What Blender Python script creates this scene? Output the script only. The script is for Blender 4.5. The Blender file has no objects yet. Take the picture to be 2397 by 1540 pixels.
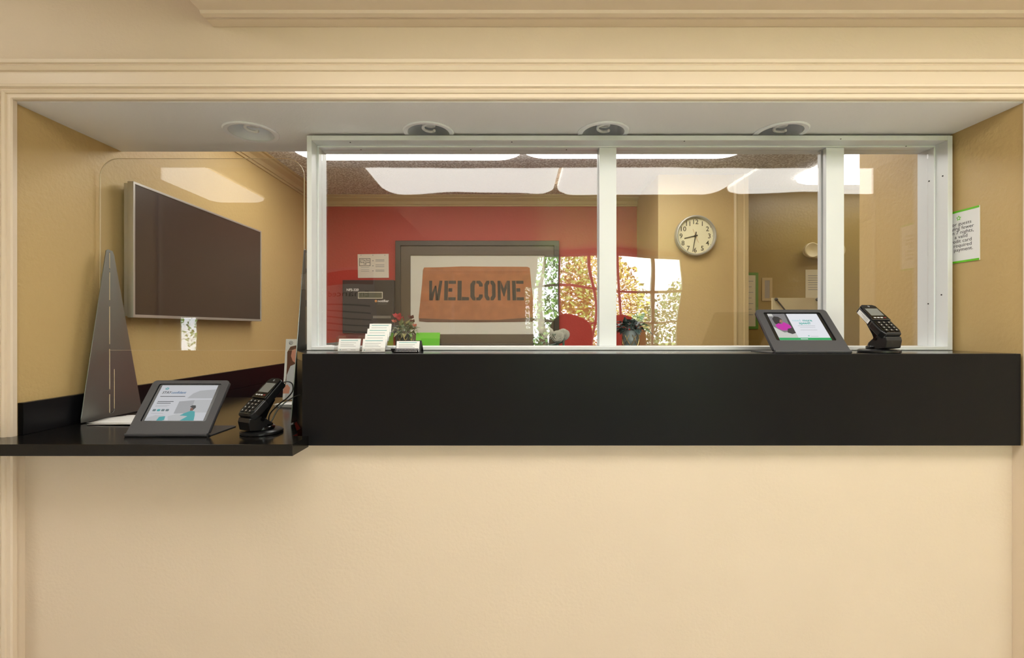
import bpy, math, random
from mathutils import Vector, Matrix

random.seed(7)
SC = bpy.context.scene
COL = SC.collection
PI = math.pi

# ------------------------------------------------------------------ camera, sky, sun, exposure
F_PX, CX, CY, HC = 1091.0, 1198.5, 770.0, 1.22      # focal length in px of a 2397x1540 frame, eye height
cam_d = bpy.data.cameras.new('camera')
cam_d.sensor_width = 36.0
cam_d.lens = 36.0 * F_PX / 2397.0
cam_d.clip_start = 0.02
cam = bpy.data.objects.new('camera', cam_d)
cam.location = (0, 0, HC)
cam.rotation_euler = (PI / 2, 0, 0)
COL.objects.link(cam)
SC.camera = cam

w = bpy.data.worlds.new('World')
SC.world = w
w.use_nodes = True
wn = w.node_tree.nodes
wn.clear()
wo = wn.new('ShaderNodeOutputWorld')
wb = wn.new('ShaderNodeBackground')
wb.inputs['Color'].default_value = (0.93, 0.97, 1.0, 1)
wb.inputs['Strength'].default_value = 13.0
w.node_tree.links.new(wb.outputs[0], wo.inputs[0])

sun_d = bpy.data.lights.new('sun', 'SUN')
sun_d.energy = 42.0
sun_d.angle = math.radians(1.0)
sun_d.color = (1.0, 0.95, 0.85)
sun = bpy.data.objects.new('sun', sun_d)
sun.rotation_euler = (math.radians(-38), math.radians(12), 0)   # from behind the building, over its roof
COL.objects.link(sun)

SC.view_settings.view_transform = 'Standard'
SC.view_settings.look = 'None'
SC.view_settings.gamma = 1.0
SC.view_settings.use_curve_mapping = False
SC.view_settings.exposure = 0.12
SC.cycles.use_denoising = True
SC.cycles.max_bounces = 8
SC.cycles.diffuse_bounces = 4
SC.cycles.use_adaptive_sampling = True
SC.cycles.adaptive_threshold = 0.05
SC.cycles.glossy_bounces = 5
SC.cycles.transparent_max_bounces = 24
SC.cycles.sample_clamp_indirect = 8.0
SC.cycles.caustics_reflective = False
SC.cycles.caustics_refractive = False

LAMP_LOBBY, FILL_ENTRY, LAMP_OFFICE, LAMP_HALL = 5.3, 4.6, 6.6, 2.6

# ------------------------------------------------------------------ helpers
def lin(c):
    c = c / 255.0
    return c / 12.92 if c <= 0.04045 else ((c + 0.055) / 1.055) ** 2.4
def rgb(r, g, b): return (lin(r), lin(g), lin(b), 1.0)
def X(px, Y): return (px - CX) / F_PX * Y
def Z(py, Y): return HC - (py - CY) / F_PX * Y

MATS = {}
def mat(name, col, rough=0.5, metal=0.0, spec=0.5, bump=None, emit=None, mottle=None, coat=0.0):
    """bump=(scale, strength, detail); emit=strength; mottle=(scale, amount)"""
    if name in MATS: return MATS[name]
    m = bpy.data.materials.new(name)
    m.use_nodes = True
    nt = m.node_tree
    b = nt.nodes['Principled BSDF']
    b.inputs['Base Color'].default_value = col
    b.inputs['Roughness'].default_value = rough
    b.inputs['Metallic'].default_value = metal
    b.inputs['Specular IOR Level'].default_value = spec
    b.inputs['Coat Weight'].default_value = coat
    tc = nt.nodes.new('ShaderNodeTexCoord')
    if mottle:
        n = nt.nodes.new('ShaderNodeTexNoise')
        n.inputs['Scale'].default_value = mottle[0]
        n.inputs['Detail'].default_value = 4
        nt.links.new(tc.outputs['Object'], n.inputs['Vector'])
        mx = nt.nodes.new('ShaderNodeMix'); mx.data_type = 'RGBA'
        a = mottle[1]
        mx.inputs[6].default_value = tuple(c * (1 - a) for c in col[:3]) + (1,)
        mx.inputs[7].default_value = tuple(min(1, c * (1 + a)) for c in col[:3]) + (1,)
        nt.links.new(n.outputs['Fac'], mx.inputs[0])
        nt.links.new(mx.outputs[2], b.inputs['Base Color'])
    if bump:
        n2 = nt.nodes.new('ShaderNodeTexNoise')
        n2.inputs['Scale'].default_value = bump[0]
        n2.inputs['Detail'].default_value = bump[2]
        nt.links.new(tc.outputs['Object'], n2.inputs['Vector'])
        bp = nt.nodes.new('ShaderNodeBump')
        bp.inputs['Strength'].default_value = bump[1]
        bp.inputs['Distance'].default_value = 0.01
        nt.links.new(n2.outputs['Fac'], bp.inputs['Height'])
        nt.links.new(bp.outputs[0], b.inputs['Normal'])
    if emit is not None:
        b.inputs['Emission Color'].default_value = col
        b.inputs['Emission Strength'].default_value = emit
    MATS[name] = m
    return m

def glass(name, f0=0.05, tint=(1, 1, 1), wave=None, rough=0.0):
    """thin clear sheet: transparent + mirror by a Schlick term of the facing angle"""
    m = bpy.data.materials.new(name)
    m.use_nodes = True
    nt = m.node_tree
    nt.nodes.clear()
    out = nt.nodes.new('ShaderNodeOutputMaterial')
    tr = nt.nodes.new('ShaderNodeBsdfTransparent')
    tr.inputs[0].default_value = tint + (1,)
    gl = nt.nodes.new('ShaderNodeBsdfGlossy')
    gl.inputs['Roughness'].default_value = rough
    geo = nt.nodes.new('ShaderNodeNewGeometry')
    dot = nt.nodes.new('ShaderNodeVectorMath'); dot.operation = 'DOT_PRODUCT'
    nt.links.new(geo.outputs['Normal'], dot.inputs[0])
    nt.links.new(geo.outputs['Incoming'], dot.inputs[1])
    ab = nt.nodes.new('ShaderNodeMath'); ab.operation = 'ABSOLUTE'
    nt.links.new(dot.outputs['Value'], ab.inputs[0])
    om = nt.nodes.new('ShaderNodeMath'); om.operation = 'SUBTRACT'; om.inputs[0].default_value = 1.0
    nt.links.new(ab.outputs[0], om.inputs[1])
    pw = nt.nodes.new('ShaderNodeMath'); pw.operation = 'POWER'; pw.inputs[1].default_value = 5.0
    nt.links.new(om.outputs[0], pw.inputs[0])
    ma = nt.nodes.new('ShaderNodeMath'); ma.operation = 'MULTIPLY_ADD'
    ma.inputs[1].default_value = 1 - f0; ma.inputs[2].default_value = f0
    nt.links.new(pw.outputs[0], ma.inputs[0])
    mix = nt.nodes.new('ShaderNodeMixShader')
    nt.links.new(ma.outputs[0], mix.inputs[0])
    nt.links.new(tr.outputs[0], mix.inputs[1])
    nt.links.new(gl.outputs[0], mix.inputs[2])
    nt.links.new(mix.outputs[0], out.inputs[0])
    if wave:
        tc = nt.nodes.new('ShaderNodeTexCoord')
        n = nt.nodes.new('ShaderNodeTexNoise')
        n.inputs['Scale'].default_value = wave[0]; n.inputs['Detail'].default_value = 1.0
        nt.links.new(tc.outputs['Object'], n.inputs['Vector'])
        bp = nt.nodes.new('ShaderNodeBump')
        bp.inputs['Strength'].default_value = 1.0
        bp.inputs['Distance'].default_value = wave[1]
        nt.links.new(n.outputs['Fac'], bp.inputs['Height'])
        nt.links.new(bp.outputs[0], gl.inputs['Normal'])
    return m

class MB:
    """collects vertices and faces; build() links them as ONE mesh object"""
    def __init__(s): s.v = []; s.f = []
    def add(s, vs, fs):
        o = len(s.v)
        s.v += [Vector(p) for p in vs]
        s.f += [tuple(i + o for i in f) for f in fs]
        return s
    def box(s, x0, x1, y0, y1, z0, z1):
        vs = [(x, y, z) for z in (z0, z1) for y in (y0, y1) for x in (x0, x1)]
        return s.add(vs, [(0, 2, 3, 1), (4, 5, 7, 6), (0, 1, 5, 4), (2, 6, 7, 3), (0, 4, 6, 2), (1, 3, 7, 5)])
    def prism(s, pts, a, b, axis='z'):
        """closed polygon pts extruded from a to b along axis; pts are (x,y) for z, (x,z) for y, (y,z) for x"""
        def P(p, t):
            return (p[0], p[1], t) if axis == 'z' else ((p[0], t, p[1]) if axis == 'y' else (t, p[0], p[1]))
        n = len(pts)
        vs = [P(p, a) for p in pts] + [P(p, b) for p in pts]
        fs = [tuple(range(n))[::-1], tuple(range(n, 2 * n))]
        fs += [(i, (i + 1) % n, n + (i + 1) % n, n + i) for i in range(n)]
        return s.add(vs, fs)
    def lathe(s, prof, c=(0, 0, 0), n=32, axis='z', cap=True):
        vs = []; fs = []
        for r, h in prof:
            for k in range(n):
                a = 2 * PI * k / n
                if axis == 'z': vs.append((c[0] + r * math.cos(a), c[1] + r * math.sin(a), c[2] + h))
                elif axis == 'y': vs.append((c[0] + r * math.cos(a), c[1] + h, c[2] + r * math.sin(a)))
                else: vs.append((c[0] + h, c[1] + r * math.cos(a), c[2] + r * math.sin(a)))
        for i in range(len(prof) - 1):
            for k in range(n):
                k2 = (k + 1) % n
                fs.append((i * n + k, i * n + k2, (i + 1) * n + k2, (i + 1) * n + k))
        if cap:
            fs.append(tuple(range(n))[::-1])
            fs.append(tuple((len(prof) - 1) * n + k for k in range(n)))
        return s.add(vs, fs)
    def tube(s, pts, r, n=8, cap=True):
        pts = [Vector(p) for p in pts]
        m = len(pts)
        rs = r if isinstance(r, (list, tuple)) else [r] * m
        vs = []; fs = []
        up = Vector((0.03, 0.05, 1)).normalized()
        for i, p in enumerate(pts):
            t = (pts[min(i + 1, m - 1)] - pts[max(i - 1, 0)]).normalized()
            if abs(t.dot(up)) > 0.97: up = Vector((1, 0.1, 0)).normalized()
            e1 = t.cross(up).normalized(); e2 = t.cross(e1).normalized()
            up = -e2 if (-e2).dot(up) > 0 else e2
            e2 = up; e1 = t.cross(e2).normalized()
            for k in range(n):
                a = 2 * PI * k / n
                vs.append(p + (e1 * math.cos(a) + e2 * math.sin(a)) * rs[i])
        for i in range(m - 1):
            for k in range(n):
                k2 = (k + 1) % n
                fs.append((i * n + k, i * n + k2, (i + 1) * n + k2, (i + 1) * n + k))
        if cap:
            fs.append(tuple(range(n))[::-1]); fs.append(tuple((m - 1) * n + k for k in range(n)))
        return s.add(vs, fs)
    def ball(s, c, r, n=12, m=8):
        r = r if isinstance(r, (tuple, list)) else (r, r, r)
        vs = [(c[0], c[1], c[2] + r[2])]
        for i in range(1, m):
            t = PI * i / m
            for k in range(n):
                a = 2 * PI * k / n
                vs.append((c[0] + r[0] * math.sin(t) * math.cos(a), c[1] + r[1] * math.sin(t) * math.sin(a), c[2] + r[2] * math.cos(t)))
        vs.append((c[0], c[1], c[2] - r[2]))
        fs = [(0, 1 + k, 1 + (k + 1) % n) for k in range(n)]
        for i in range(m - 2):
            for k in range(n):
                k2 = (k + 1) % n
                fs.append((1 + i * n + k, 1 + (i + 1) * n + k, 1 + (i + 1) * n + k2, 1 + i * n + k2))
        e = len(vs) - 1
        fs += [(e, 1 + (m - 2) * n + (k + 1) % n, 1 + (m - 2) * n + k) for k in range(n)]
        return s.add(vs, fs)
    def leaf(s, p, d, nrm, L, wd, curl=0.15):
        """pointed leaf from p along d with a folded midrib"""
        p = Vector(p); d = Vector(d).normalized(); nrm = Vector(nrm).normalized()
        sd = d.cross(nrm)
        if sd.length < 1e-4: sd = d.cross(Vector((1, 0, 0.2)))
        sd.normalize(); nn = sd.cross(d).normalized()
        a = p; t = p + d * L - nn * L * curl
        m1 = p + d * L * 0.5 + nn * L * 0.05
        l = m1 + sd * wd * 0.5 + nn * wd * 0.2; r = m1 - sd * wd * 0.5 + nn * wd * 0.2
        return s.add([a, l, t, r, m1], [(0, 4, 1), (1, 4, 2), (0, 3, 4), (3, 2, 4)])
    def xf(s, M):
        s.v = [M @ p for p in s.v]; return s
    def build(s, name, m, parent=None, smooth=False, bevel=0.0, seg=2):
        me = bpy.data.meshes.new(name)
        me.from_pydata([tuple(p) for p in s.v], [], s.f)
        me.update()
        return link_mesh(name, me, m, parent, smooth, bevel, seg)

def link_mesh(name, me, m, parent=None, smooth=False, bevel=0.0, seg=2, fix=True):
    if fix:
        import bmesh
        bm = bmesh.new(); bm.from_mesh(me)
        bmesh.ops.recalc_face_normals(bm, faces=bm.faces)
        bm.to_mesh(me); bm.free()
    me.materials.clear()
    me.materials.append(m)
    if smooth:
        me.polygons.foreach_set('use_smooth', [True] * len(me.polygons))
        me.set_sharp_from_angle(angle=math.radians(40))
    o = bpy.data.objects.new(name, me)
    COL.objects.link(o)
    if parent: o.parent = parent
    if bevel:
        bv = o.modifiers.new('bevel', 'BEVEL')
        bv.width = bevel; bv.segments = seg; bv.limit_method = 'ANGLE'; bv.angle_limit = math.radians(35)
    return o

def tag(o, label, cat, group=None):
    o['label'] = label; o['category'] = cat
    if group: o['group'] = group
    return o
def struct(o): o['kind'] = 'structure'; return o
def thing(name, label, cat, loc=(0, 0, 0), rz=0.0, group=None):
    o = bpy.data.objects.new(name, None)
    o.empty_display_size = 0.05
    o.location = loc; o.rotation_euler = (0, 0, rz)
    COL.objects.link(o)
    return tag(o, label, cat, group)
def sroot(name, loc=(0, 0, 0)):
    o = bpy.data.objects.new(name, None); o.empty_display_size = 0.05; o.location = loc
    COL.objects.link(o); return struct(o)

def frame(o, xd, yd):
    xd = Vector(xd).normalized(); yd = Vector(yd).normalized(); zd = xd.cross(yd)
    M = Matrix.Identity(4)
    for i in range(3):
        M[i][0] = xd[i]; M[i][1] = yd[i]; M[i][2] = zd[i]; M[i][3] = o[i]
    return M
def facing_cam(x, y, z): return frame((x, y, z), (1, 0, 0), (0, 0, 1))     # plane facing -Y

def curve_mesh(splines, thick):
    cu = bpy.data.curves.new('c', 'CURVE'); cu.dimensions = '2D'; cu.fill_mode = 'BOTH'; cu.extrude = thick / 2
    for pts in splines:
        sp = cu.splines.new('POLY'); sp.points.add(len(pts) - 1)
        for i, p in enumerate(pts): sp.points[i].co = (p[0], p[1], 0, 1)
        sp.use_cyclic_u = True
    ob = bpy.data.objects.new('c', cu)
    me = bpy.data.meshes.new_from_object(ob)
    bpy.data.objects.remove(ob); bpy.data.curves.remove(cu)
    return me
def plate(name, outer, holes, thick, M, m, parent=None, bevel=0.0):
    """flat plate with holes, outline in local xy, centred on local z"""
    me = curve_mesh([outer] + list(holes), thick)
    me.name = name
    me.transform(M)
    import bmesh
    bm = bmesh.new(); bm.from_mesh(me); bmesh.ops.remove_doubles(bm, verts=bm.verts, dist=1e-6); bm.to_mesh(me); bm.free()
    return link_mesh(name, me, m, parent, bevel=bevel)
def poly(name, pts, M, m, parent, z=0.0, t=0.0004):
    """flat printed patch lying on a surface"""
    b = MB().prism(pts, z, z + t, 'z').xf(M)
    return b.build(name, m, parent)
def rrect(x0, x1, y0, y1, r, n=6):
    rs = r if isinstance(r, (tuple, list)) else (r,) * 4     # bl, br, tr, tl
    pts = []
    for (cx, cy, a0, rr) in ((x0, y0, PI, rs[0]), (x1, y0, 1.5 * PI, rs[1]), (x1, y1, 0, rs[2]), (x0, y1, .5 * PI, rs[3])):
        sx = 1 if cx == x0 else -1; sy = 1 if cy == y0 else -1
        if rr <= 0: pts.append((cx, cy)); continue
        for k in range(n + 1):
            a = a0 + (PI / 2) * k / n
            pts.append((cx + sx * rr + rr * math.cos(a), cy + sy * rr + rr * math.sin(a)))
    return pts
def circle(cx, cy, r, n=32): return [(cx + r * math.cos(2 * PI * k / n), cy + r * math.sin(2 * PI * k / n)) for k in range(n)]
def rect(x0, x1, y0, y1): return [(x0, y0), (x1, y0), (x1, y1), (x0, y1)]

def text(name, s, size, M, m, parent, align='LEFT', bold=0.0, sx=1.0, shear=0.0, t=0.0003):
    cu = bpy.data.curves.new('t', 'FONT'); cu.body = s; cu.size = size; cu.align_x = align
    cu.extrude = t / 2; cu.offset = bold; cu.shear = shear; cu.resolution_u = 3
    ob = bpy.data.objects.new('t', cu)
    me = bpy.data.meshes.new_from_object(ob); me.name = name
    bpy.data.objects.remove(ob); bpy.data.curves.remove(cu)
    me.transform(M @ Matrix.Translation((0, 0, t / 2)) @ Matrix.Diagonal((sx, 1, 1, 1)))
    return link_mesh(name, me, m, parent, fix=False)
def star(cx, cy, R, r, n=5, rot=PI / 2):
    return [(cx + (R if k % 2 == 0 else r) * math.cos(rot + PI * k / n), cy + (R if k % 2 == 0 else r) * math.sin(rot + PI * k / n)) for k in range(2 * n)]

def copy_tree(o, parent=None):
    c = o.copy(); COL.objects.link(c)
    if parent: c.parent = parent
    for ch in list(o.children): copy_tree(ch, c)
    return c

# ------------------------------------------------------------------ materials
M_LOBBY = mat('lobby_wall_paint', rgb(226, 208, 184), 0.55, bump=(90, 0.10, 3), mottle=(3, 0.03))
M_TRIMP = mat('lobby_trim_paint', rgb(226, 208, 184), 0.4)
M_OFF = mat('office_wall_paint', rgb(197, 168, 113), 0.5, bump=(60, 0.22, 4), mottle=(5, 0.03))
M_OFFT = mat('office_trim_paint', rgb(204, 180, 132), 0.4)
M_RED = mat('red_wall_paint', rgb(182, 55, 43), 0.5, bump=(60, 0.15, 4))
M_SOFF = mat('soffit_paint', rgb(244, 243, 243), 0.6, bump=(120, 0.06, 3))
M_WHITE = mat('white_gloss_paint', rgb(227, 230, 230), 0.35)
M_BLACK = mat('black_laminate', rgb(18, 18, 20), 0.30, spec=0.22, bump=(400, 0.02, 2))
M_BLACKT = mat('black_laminate_top', rgb(20, 19, 18), 0.16, spec=0.45)
M_POP = mat('popcorn_ceiling', rgb(226, 222, 218), 0.9, bump=(70, 1.0, 3))
def _speckle(m, a, b, scale):
    nt = m.node_tree
    n = nt.nodes.new('ShaderNodeTexNoise'); n.inputs['Scale'].default_value = scale; n.inputs['Detail'].default_value = 3
    tc = nt.nodes.new('ShaderNodeTexCoord'); nt.links.new(tc.outputs['Object'], n.inputs['Vector'])
    cr = nt.nodes.new('ShaderNodeValToRGB')
    cr.color_ramp.elements[0].position = .44; cr.color_ramp.elements[0].color = a
    cr.color_ramp.elements[1].position = .60; cr.color_ramp.elements[1].color = b
    nt.links.new(n.outputs['Fac'], cr.inputs[0])
    nt.links.new(cr.outputs[0], nt.nodes['Principled BSDF'].inputs['Base Color'])
_speckle(M_POP, rgb(196, 188, 184), rgb(255, 255, 255), 75)
M_FLOOR = mat('floor_tile', rgb(222, 219, 214), 0.35, mottle=(4, 0.1))
M_CARPET = mat('office_carpet', rgb(118, 115, 112), 0.9, bump=(300, 0.4, 3))
M_PANE = glass('acrylic_pane', 0.068, wave=(2.4, 0.0042))
M_PANE_B = glass('acrylic_pane_flat', 0.068, wave=(1.6, 0.001))
M_GUARD = glass('guard_acrylic', 0.03, (0.985, 0.99, 0.985))
M_WINGL = glass('window_glass', 0.04)
M_CLEAR = glass('clear_plastic', 0.09, (0.97, 0.97, 0.97))
M_STEEL = mat('brushed_steel', rgb(150, 157, 152), 0.42, metal=1.0, bump=(40, 0.05, 2))
M_SILVER = mat('silver_plastic', rgb(190, 186, 178), 0.35, metal=0.6)
M_TVS = mat('tv_screen', rgb(66, 52, 44), 0.35, spec=0.4)
M_CHAR = mat('charcoal_powdercoat', rgb(62, 62, 66), 0.45)
M_BEZEL = mat('glossy_black_bezel', rgb(14, 14, 15), 0.2)
M_BLKPL = mat('black_plastic', rgb(20, 20, 21), 0.32)
M_BLKGL = mat('black_gloss_plastic', rgb(12, 12, 13), 0.14)
M_KEY = mat('key_legend', rgb(215, 215, 215), 0.4)
M_INK = mat('black_ink', rgb(30, 30, 32), 0.6)
M_GREYINK = mat('grey_ink', rgb(120, 122, 126), 0.6)
M_TEALINK = mat('teal_ink', rgb(90, 170, 170), 0.6)
M_PAPER = mat('white_paper', rgb(238, 238, 236), 0.6)
M_GREEN = mat('lime_green_print', rgb(105, 200, 20), 0.5)
M_HOLE = mat('screw_hole', rgb(25, 22, 20), 0.7)
M_DARKWD = mat('dark_frame_wood', rgb(66, 58, 46), 0.4, mottle=(12, 0.15))
M_LEAFG = mat('plant_leaf_green', rgb(122, 134, 88), 0.5, mottle=(30, 0.3))

# ------------------------------------------------------------------ key planes
YA = 1.59                     # apron face and lobby wall plane
YH = 1.625                    # half wall
XL, XR = -1.70, 1.747         # reveals left / right
ZS = HC + 0.7724              # soffit
YS = 2.03                     # back edge of soffit
ZC = 2.39                     # office ceiling
YB = 4.13                     # red wall
YC, XC0, XC1 = 3.53, 1.107, 1.784   # clock wall
ZT = HC - 0.0845              # raised counter top
ZLG = HC - 0.3645             # ledge top
ZLOW = 2.258                  # low lobby ceiling
XLOW = -1.018                 # its left end
LX0, LX1, LY0 = -5.2, 3.4, -2.3   # lobby extents
ZUP = 2.75
AZ_ = Z(1043, YA)              # bottom of the apron

# ------------------------------------------------------------------ structure
struct(MB().box(LX0 - .2, LX1 + .2, LY0 - .15, YA + .035, -0.1, 0).build('floor', M_FLOOR))
struct(MB().box(XL - .2, 3.5, YA + .035, YB + .1, -0.1, 0).build('floor_office', M_CARPET))
struct(MB().box(XL - .13, XL, YA + .002, YB + .1, 0, ZUP).build('wall_left', M_OFF))
struct(MB().box(XR, XR + .12, YA + .002, 2.343, 0, ZUP).build('wall_right', M_OFF))
# lobby wall around the opening
struct(MB().box(LX0, LX1 + .2, YA, YA + .02, ZS + .012, ZUP).build('wall_header', M_LOBBY))
struct(MB().box(XL, XR, YS - .02, YS - .001, ZS + .012, ZUP).build('wall_bulkhead_rear', M_OFF))
struct(MB().box(LX0, XL - .0005, YA, YA + .1, 0, ZS + .0118).build('wall_lobby_left', M_LOBBY))
struct(MB().box(XR + .0005, LX1 + .2, YA, YA + .1, 0, ZS + .0118).build('wall_lobby_right', M_LOBBY))
hw = MB().prism([(XL, 0), (XR, 0), (XR, ZT - .035), (-.69, ZT - .035), (-.69, ZLG - .038), (XL, ZLG - .038)], YH, YH + .09, 'y')
struct(hw.build('wall_lower', M_LOBBY))
# soffit with can holes
CANS = [(-1.022, 1.828, .098), (-.327, 1.828, .098), (.358, 1.828, .098), (1.052, 1.828, .098)]
struct(plate('ceiling_soffit', rect(XL, XR, YA, YS), [circle(a, b, .083, 40) for a, b, c in CANS], .012,
             Matrix.Translation((0, 0, ZS + .006)), M_SOFF))
# office shell
struct(MB().box(XL, 3.5, YS, YB + .1, ZC, ZC + .1).build('ceiling', M_POP))
struct(MB().box(XL, XC0, YB, YB + .1, 0, ZC).build('wall_back', M_RED))
struct(MB().box(XC0, XC1, YC, YB + .1, 0, ZC).build('wall_clock', M_OFF))
struct(MB().box(XC1, 3.5, 3.90, 4.0, 0, ZC).build('wall_hall', mat('hall_wall_paint', rgb(158, 134, 74), 0.3, bump=(50, 0.14, 4))))
struct(MB().box(3.4, 3.5, 2.343, 3.90, 0, ZC).build('wall_hall_side', M_OFF))
struct(MB().box(XR + .12, 3.5, 2.243, 2.343, 0, ZC).build('wall_hall_front', M_OFF))
# office crown
cz = ZC
prof = [(0, -.085), (.008, -.085), (.012, -.072), (.02, -.07), (.03, -.045), (.055, -.025), (.06, -.012), (.075, -.01), (.078, 0), (0, 0)]
struct(MB().prism([(XL + a, cz + b) for a, b in prof], YS, YB, 'y').build('trim_1', M_OFFT))
struct(MB().prism([(YB - a, cz + b) for a, b in prof], XL, XC0, 'x').build('trim_2', M_OFFT))
# door casing at the end of the clock wall
cs = sroot('trim_3')
x0 = X(1717, YC); 
MB().prism([(x0, YC), (x0, YC - .012), (x0 + .012, YC - .018), (x0 + .02, YC - .018), (x0 + .024, YC - .012), (x0 + .07, YC - .014),
            (x0 + .074, YC - .02), (XC1 - .002, YC - .02), (XC1 - .002, YC)], 0, ZC, 'z').build('casing', M_OFFT, cs)

# lobby casing around the opening, mitred
CI0, CI1, CZT = XL + .012, XR - .004, ZS + .004
cp = [(0, 0), (0, .014), (.004, .018), (.016, .018), (.018, .023), (.026, .026), (.029, .022), (.032, .022), (.036, .030), (.044, .031),
      (.048, .026), (.052, .026), (.054, .022), (.089, .022), (.091, .029), (.103, .034), (.108, .030), (.110, .030), (.113, .036),
      (.124, .037), (.131, .026), (.131, 0)]
vs = []
for u, d in cp:
    vs += [(CI0 - u, YA - d, 0), (CI0 - u, YA - d, CZT + u), (CI1 + u, YA - d, CZT + u), (CI1 + u, YA - d, 0)]
fs = []
for i in range(len(cp) - 1):
    for k in range(3): fs.append((4 * i + k, 4 * i + k + 1, 4 * i + 5 + k, 4 * i + 4 + k))
n_ = len(cp)
fs += [tuple(4 * i for i in range(n_)), tuple(4 * i + 3 for i in range(n_))[::-1]]
struct(MB().add(vs, fs).build('trim_4', M_TRIMP))
struct(MB().box(XL + .0002, XL + .003, YA + .0005, YH - .0002, 0, ZLG - .039).build('trim_6', M_TRIMP))
struct(MB().box(XR - .003, XR - .0002, YA + .0005, YH - .0002, 0, AZ_ - .001).build('trim_7', M_TRIMP))
# low lobby ceiling that starts over the desk, with its moulding against the wall
struct(MB().box(XLOW, LX1 + .2, LY0 - .1, YA, ZLOW, ZLOW + .1).build('ceiling_lobby', M_TRIMP))
mp = [(YA, ZLOW), (YA, ZLOW - .008), (YA - .004, ZLOW - .009), (YA - .038, ZLOW - .007), (YA - .0415, ZLOW - .001), (YA - .046, ZLOW - .001),
      (YA - .048, ZLOW - .008), (YA - .052, ZLOW - .009), (YA - .068, ZLOW - .007), (YA - .073, ZLOW - .001), (YA - .074, ZLOW)]
struct(MB().prism(mp, XLOW, LX1, 'x').build('trim_5', M_TRIMP))
struct(MB().box(XLOW, XLOW + .05, LY0 - .1, YA, ZLOW + .1, ZUP).build('wall_bulkhead', M_LOBBY))
struct(MB().box(LX0, LX1 + .2, LY0 - .1, YS, ZUP, ZUP + .1).build('ceiling_entry', M_LOBBY))
struct(MB().box(LX0 - .1, LX0, LY0, YA, 0, ZUP).build('wall_lobby_end', M_LOBBY))
struct(MB().box(LX1, LX1 + .1, LY0, YA, 0, ZLOW).build('wall_lobby_side', M_LOBBY))
# lobby wall behind the camera, with a wide window and a tall side light
WX0, WX1, WZ0, WZ1 = 0.28, 2.19, 0.30, 2.20
SX0, SX1, SZ0, SZ1 = -4.42, -4.12, 0.55, 1.40
struct(plate('wall_lobby_windows', rect(LX0, LX1, 0, ZUP), [rect(WX0, WX1, WZ0, WZ1), rect(SX0, SX1, SZ0, SZ1)], .1,
             facing_cam(0, LY0 - .05, 0), M_LOBBY))
w2 = sroot('window_2', (0, LY0 - .05, 0))
MB().box(WX0, WX1, -.004, .004, WZ0, WZ1).build('pane', M_WINGL, w2)
cols = 5
for k in range(cols + 1):
    xx = WX0 + (WX1 - WX0) * k / cols
    MB().box(xx - .016, xx + .016, -.02, .02, WZ0, WZ1).build('muntin', M_WHITE, w2)
for zz in (WZ0 + .016, .83, 1.30, 1.765, WZ1 - .016):
    MB().box(WX0, WX1, -.02, .02, zz - .016, zz + .016).build('muntin', M_WHITE, w2)
w3 = sroot('window_3', (0, LY0 - .05, 0))
MB().box(SX0, SX1, -.004, .004, SZ0, SZ1).build('pane', M_WINGL, w3)
plate('sash', rect(SX0, SX1, SZ0, SZ1), [rect(SX0 + .03, SX1 - .03, SZ0 + .03, SZ1 - .03)], .04, facing_cam(0, 0, 0), M_WHITE, w3)

# ------------------------------------------------------------------ outside: ground and trees seen in the reflections
struct(MB().box(-14, 14, -30, LY0 - .1, -0.3, -0.12).build('ground', mat('lawn', rgb(110, 130, 70), 0.9, mottle=(2, 0.3))))
def tree(label, x, y, h, rx, rz, n, col, base=0.0):
    t = thing('leafy_tree', label, 'tree', (x, y, -.12), 0, 'trees outside the lobby window')
    MB().tube([(0, 0, 0), (.04, .02, h * .3), (-.03, .05, h * .6), (.02, 0, h * .85)], [.09, .075, .05, .02], 10).build('trunk', mat('bark', rgb(92, 74, 58), .9), t, True)
    b = MB()
    for _ in range(n):
        while True:
            q = Vector((random.uniform(-1, 1), random.uniform(-1, 1), random.uniform(-1, 1)))
            if .25 < q.length < 1: break
        q = q.normalized() * q.length ** .5
        p = Vector((q.x * rx, q.y * rx, h - rz + q.z * rz + base))
        if p.z < .05: continue
        d = Vector((random.gauss(0, 1), random.gauss(0, 1), random.gauss(-.3, .6)))
        b.leaf(p, d, (random.gauss(0, 1), random.gauss(.6, .6), random.gauss(.8, .6)), random.uniform(.07, .12), random.uniform(.035, .06))
    f = b.build('foliage', col, t); f['kind'] = 'stuff'
    return t
LG1 = mat('tree_leaf_green', rgb(106, 150, 62), .5, mottle=(6, .35))
LG2 = mat('tree_leaf_yellow', rgb(170, 172, 84), .5, mottle=(6, .35))
LG3 = mat('tree_leaf_dark', rgb(70, 110, 66), .5, mottle=(6, .35))
tree('dense green tree nearest the left end of the lobby window', .55, -4.6, 3.4, .95, 1.6, 5000, LG1)
tree('yellow-green tree beside the dense green tree outside', 2.05, -6.65, 3.15, .95, 1.45, 4500, LG2)
tree('small dark shrub-like tree under open sky outside', 3.1, -4.65, 2.35, .8, 1.1, 3000, LG3)
tree('wide hedge-like green tree at the far right outside', 5.4, -7.0, 2.9, 1.3, 1.3, 3500, LG2)
tree('tall green tree beyond the entrance side light', -7.6, -7.5, 4.2, 1.6, 1.9, 1800, LG1)

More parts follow.
